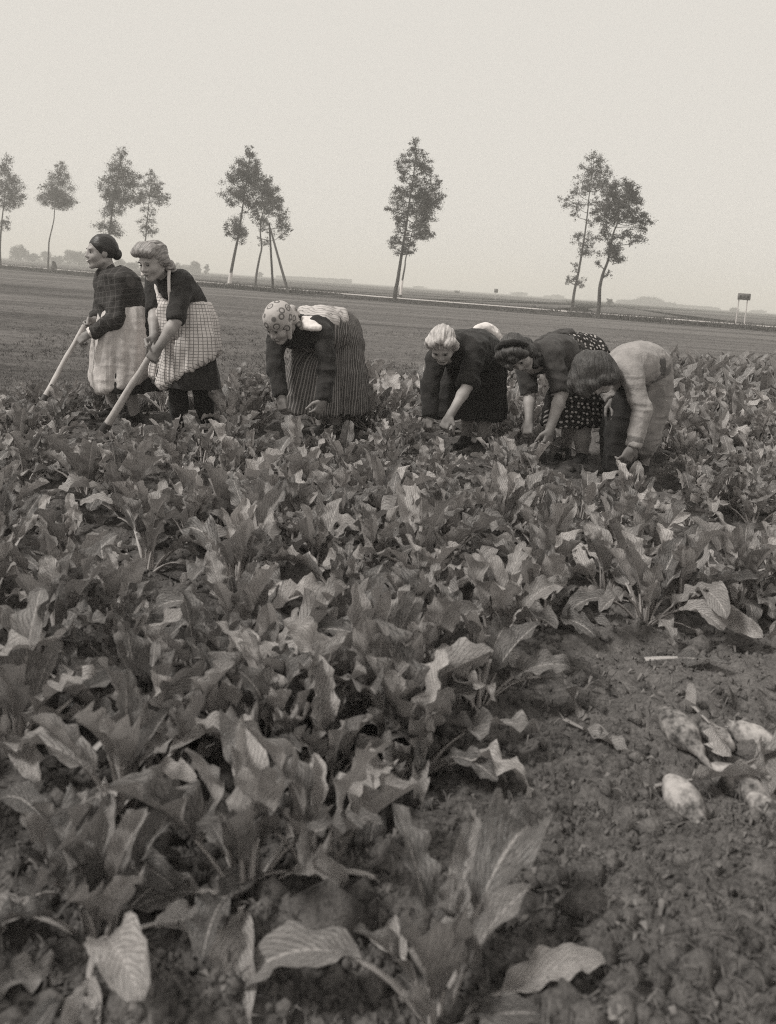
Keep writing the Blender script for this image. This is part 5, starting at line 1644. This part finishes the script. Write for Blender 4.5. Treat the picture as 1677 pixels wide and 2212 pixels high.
for ci, (x, y, lab) in enumerate(cand):
    z = ground_z(x, y) - .01
    px, py = proj((x, y, z))
    spec = plant_spec(pr, pr.uniform(.80, 1.16) * float(np.interp(y, [1.2, 2.2, 3.6, 4.4, 5.3, 6.2, 9.0], [.62, .72, .76, .68, .64, .80, 1.0])))
    if lab and 'star' in lab: spec = [(('erect' if i % 2 else 'flat'), 5 + i * 7, .25 + .30 * (i % 4), i * 2.4, 1.0 + .1 * (i % 3), .03) for i in range(18)]
    if lab and 'spider' in lab: spec = spec + [('flop', i, 1.0, i * 1.4, 1.25, .03) for i in range(5)]
    if count < 300 or lab:
        count += 1
        if lab is None:
            for cond, zl, zg in ZONES:
                if cond(x, y, px, py): break
            root = empty('beet_plant', (x, y, z), taken.get(ci, zl), 'beet plant', zg)
        else: root = empty('beet_plant', (x, y, z), lab, 'beet plant')
        for (style, idx, tilt, az, sc, off) in spec:
            pool = LEAF[style]
            if style in ('arch', 'flat') and idx % 100 < 5: pool = LEAF_DRY[style]
            place_leaf(pool[idx % len(pool)], root, 'leaf', (-math.sin(az) * off, math.cos(az) * off, .01), tilt, az, sc)
    else:
        for (style, idx, tilt, az, sc, off) in spec:
            Lv, Lq, Lu = LOW[style if style in LOW else 'arch'][idx % 8]
            R = np.array((Matrix.Rotation(az, 3, 'Z') @ Matrix.Rotation(-tilt, 3, 'X')))
            far_V.append((Lv * sc) @ R.T + np.array([x - math.sin(az) * off, y + math.cos(az) * off, z]))
            far_Q.append(Lq + fo); fo += len(Lv)
            tone = pr.uniform(0, 1)
            far_U.append(Lu + np.array([0, 0, tone * 37]))
print('plants', len(cand), 'individual', count)
if far_V:
    me = mesh_np('beet_rows', np.concatenate(far_V), np.concatenate(far_Q)); attr(me, 'uvp', np.concatenate(far_U))
    tag(link('beet_rows', me, MAT['leaf']), 'mass of further beet plants running back to the right edge of the plot', 'beet plants', kind='stuff')

# cut leaves lying about
CUTZ = [('cut beet leaf lying on the bare soil at the lower right', 'cut leaves on the bare soil', 9, lambda r: (r.uniform(1000, 1660), r.uniform(1400, 1700))),
        ('wilted cut beet leaf in the heap at the right edge', 'cut leaves heaped at the right', 26, lambda r: (r.uniform(1280, 1690), r.uniform(1130, 1330))),
        ('pale cut beet leaf lying on the ground around the women\'s feet', 'cut leaves around the women', 16, lambda r: (r.uniform(480, 1400), r.uniform(900, 990)))]
cr = np.random.default_rng(55)
for lab, grp, n, fn in CUTZ:
    for i in range(n):
        px, py = fn(cr); heap = 'heap' in lab
        p = PG(px, py, .05); zz = ground_z(p[0], p[1]) + (cr.uniform(.02, .16) if heap else .022)
        pool = (LEAF_DRY if cr.uniform() < .5 else LEAF)['flat']
        o = place_leaf(pool[int(cr.integers(0, len(pool)))], None, 'cut_leaf', (p[0], p[1], zz), 1.30 + cr.normal(0, .10), cr.uniform(0, 6.28), cr.uniform(.7, 1.15), cr.normal(0, .5))
        tag(o, lab, 'leaf', grp)

# single pale leaves that catch the eye
def solo(px, py, z, style, idx, tilt, az, sc, lab, dry=True):
    p = PG(px, py, z)
    o = place_leaf((LEAF_DRY if dry else LEAF)[style][idx], None, 'loose_leaf', (p[0], p[1], z), tilt, az, sc)
    tag(o, lab, 'leaf')
solo(205, 1620, .14, 'flat', 1, 1.0, -.75, 1.0, 'pale folded leaf with a torn hole low in the lower left corner')
solo(322, 1680, .10, 'flat', 2, .3, .2, .85, 'small pale pointed leaf tip at the bottom left, right of the folded pale leaf')
solo(1490, 1565, .03, 'flat', 0, .7, -.35, .42, 'short pale leaf standing up beside the white beet on bare soil')

# ------------------------------------------------------------------ lifted beets at the lower right
def mat_root():
    m = NT('beet_root_skin', .75, .25)
    a = m.noise(m.obj(), 9, 5, .7); b = m.noise(m.obj(), 45, 3)
    s = m.math('ADD', m.math('MULTIPLY', a, .7), m.math('MULTIPLY', b, .3))
    m.base(m.grey(m.mapr(s, .42, .60, .05, .42))); m.bump(b, .5, .004); return m.m
MAT['root'] = mat_root()
def beet(px, py, ang, sc, lab, tail=True, seed=0, pitch=.1):
    p = PG(px, py, .05); z = ground_z(p[0], p[1])
    d = nrm([math.cos(ang), math.sin(ang), -pitch]); c = np.array([p[0], p[1], z + .045 * sc])
    root = empty('harvested_beet', (p[0], p[1], z), lab, 'beet')
    F = Field(c - .34 * sc, c + .34 * sc, .005)
    F.cone(c, c + d * .07 * sc, .052 * sc, .046 * sc, .02)
    F.cone(c + d * .05 * sc, c + d * .15 * sc, .046 * sc, .018 * sc, .03)
    if tail: F.cone(c + d * .15 * sc, c + d * .26 * sc + np.array([0, 0, -.02]), .016 * sc, .004 * sc, .015)
    F.cone(c - d * .03 * sc, c - d * .06 * sc, .036 * sc, .03 * sc, .02)
    R = basis(d, [0, 0, 1])
    emit(F, 'root', MAT['root'], root, lambda V: creases(22, .003, seed)(V) + noise(V * 9, seed + 3) * .009)
    T = Field(c - d * .07 * sc - .06, c - d * .07 * sc + .06, .005)
    T.ell(c - d * .062 * sc, np.array([.03, .012, .03]) * sc, R, .003)
    for k in range(4):
        a = k * 1.6 + seed; o = (R @ np.array([math.cos(a) * .015, 0, math.sin(a) * .015])) * sc
        T.cone(c - d * .06 * sc + o, c - d * .095 * sc + o * 1.8, .007 * sc, .005 * sc, .004)
    emit(T, 'cut_crown', MAT['leaf_dry'], root)
beet(1455, 1590, math.radians(-72), .62, 'white beet with a long thin tail lying on the bare soil', seed=1)
beet(1535, 1592, math.radians(-60), .42, 'small beet seen end-on with a dark cut top, right of the long-tailed beet', False, seed=2)
beet(1612, 1600, math.radians(-42), .60, 'beet lying slantwise at the right edge above the brightest beet', seed=3)
beet(1585, 1672, math.radians(-38), .64, 'brightest beet in the lower right corner, half in shadow', False, seed=4)
beet(1470, 1712, math.radians(-80), .58, 'pale beet just below the long-tailed one at the lower right', seed=5)
beet(1640, 1660, math.radians(20), .5, 'beet at the very right edge, right of the brightest beet', False, seed=6)
beet(1650, 1735, math.radians(-60), .5, 'lowest beet at the right edge', False, seed=8)
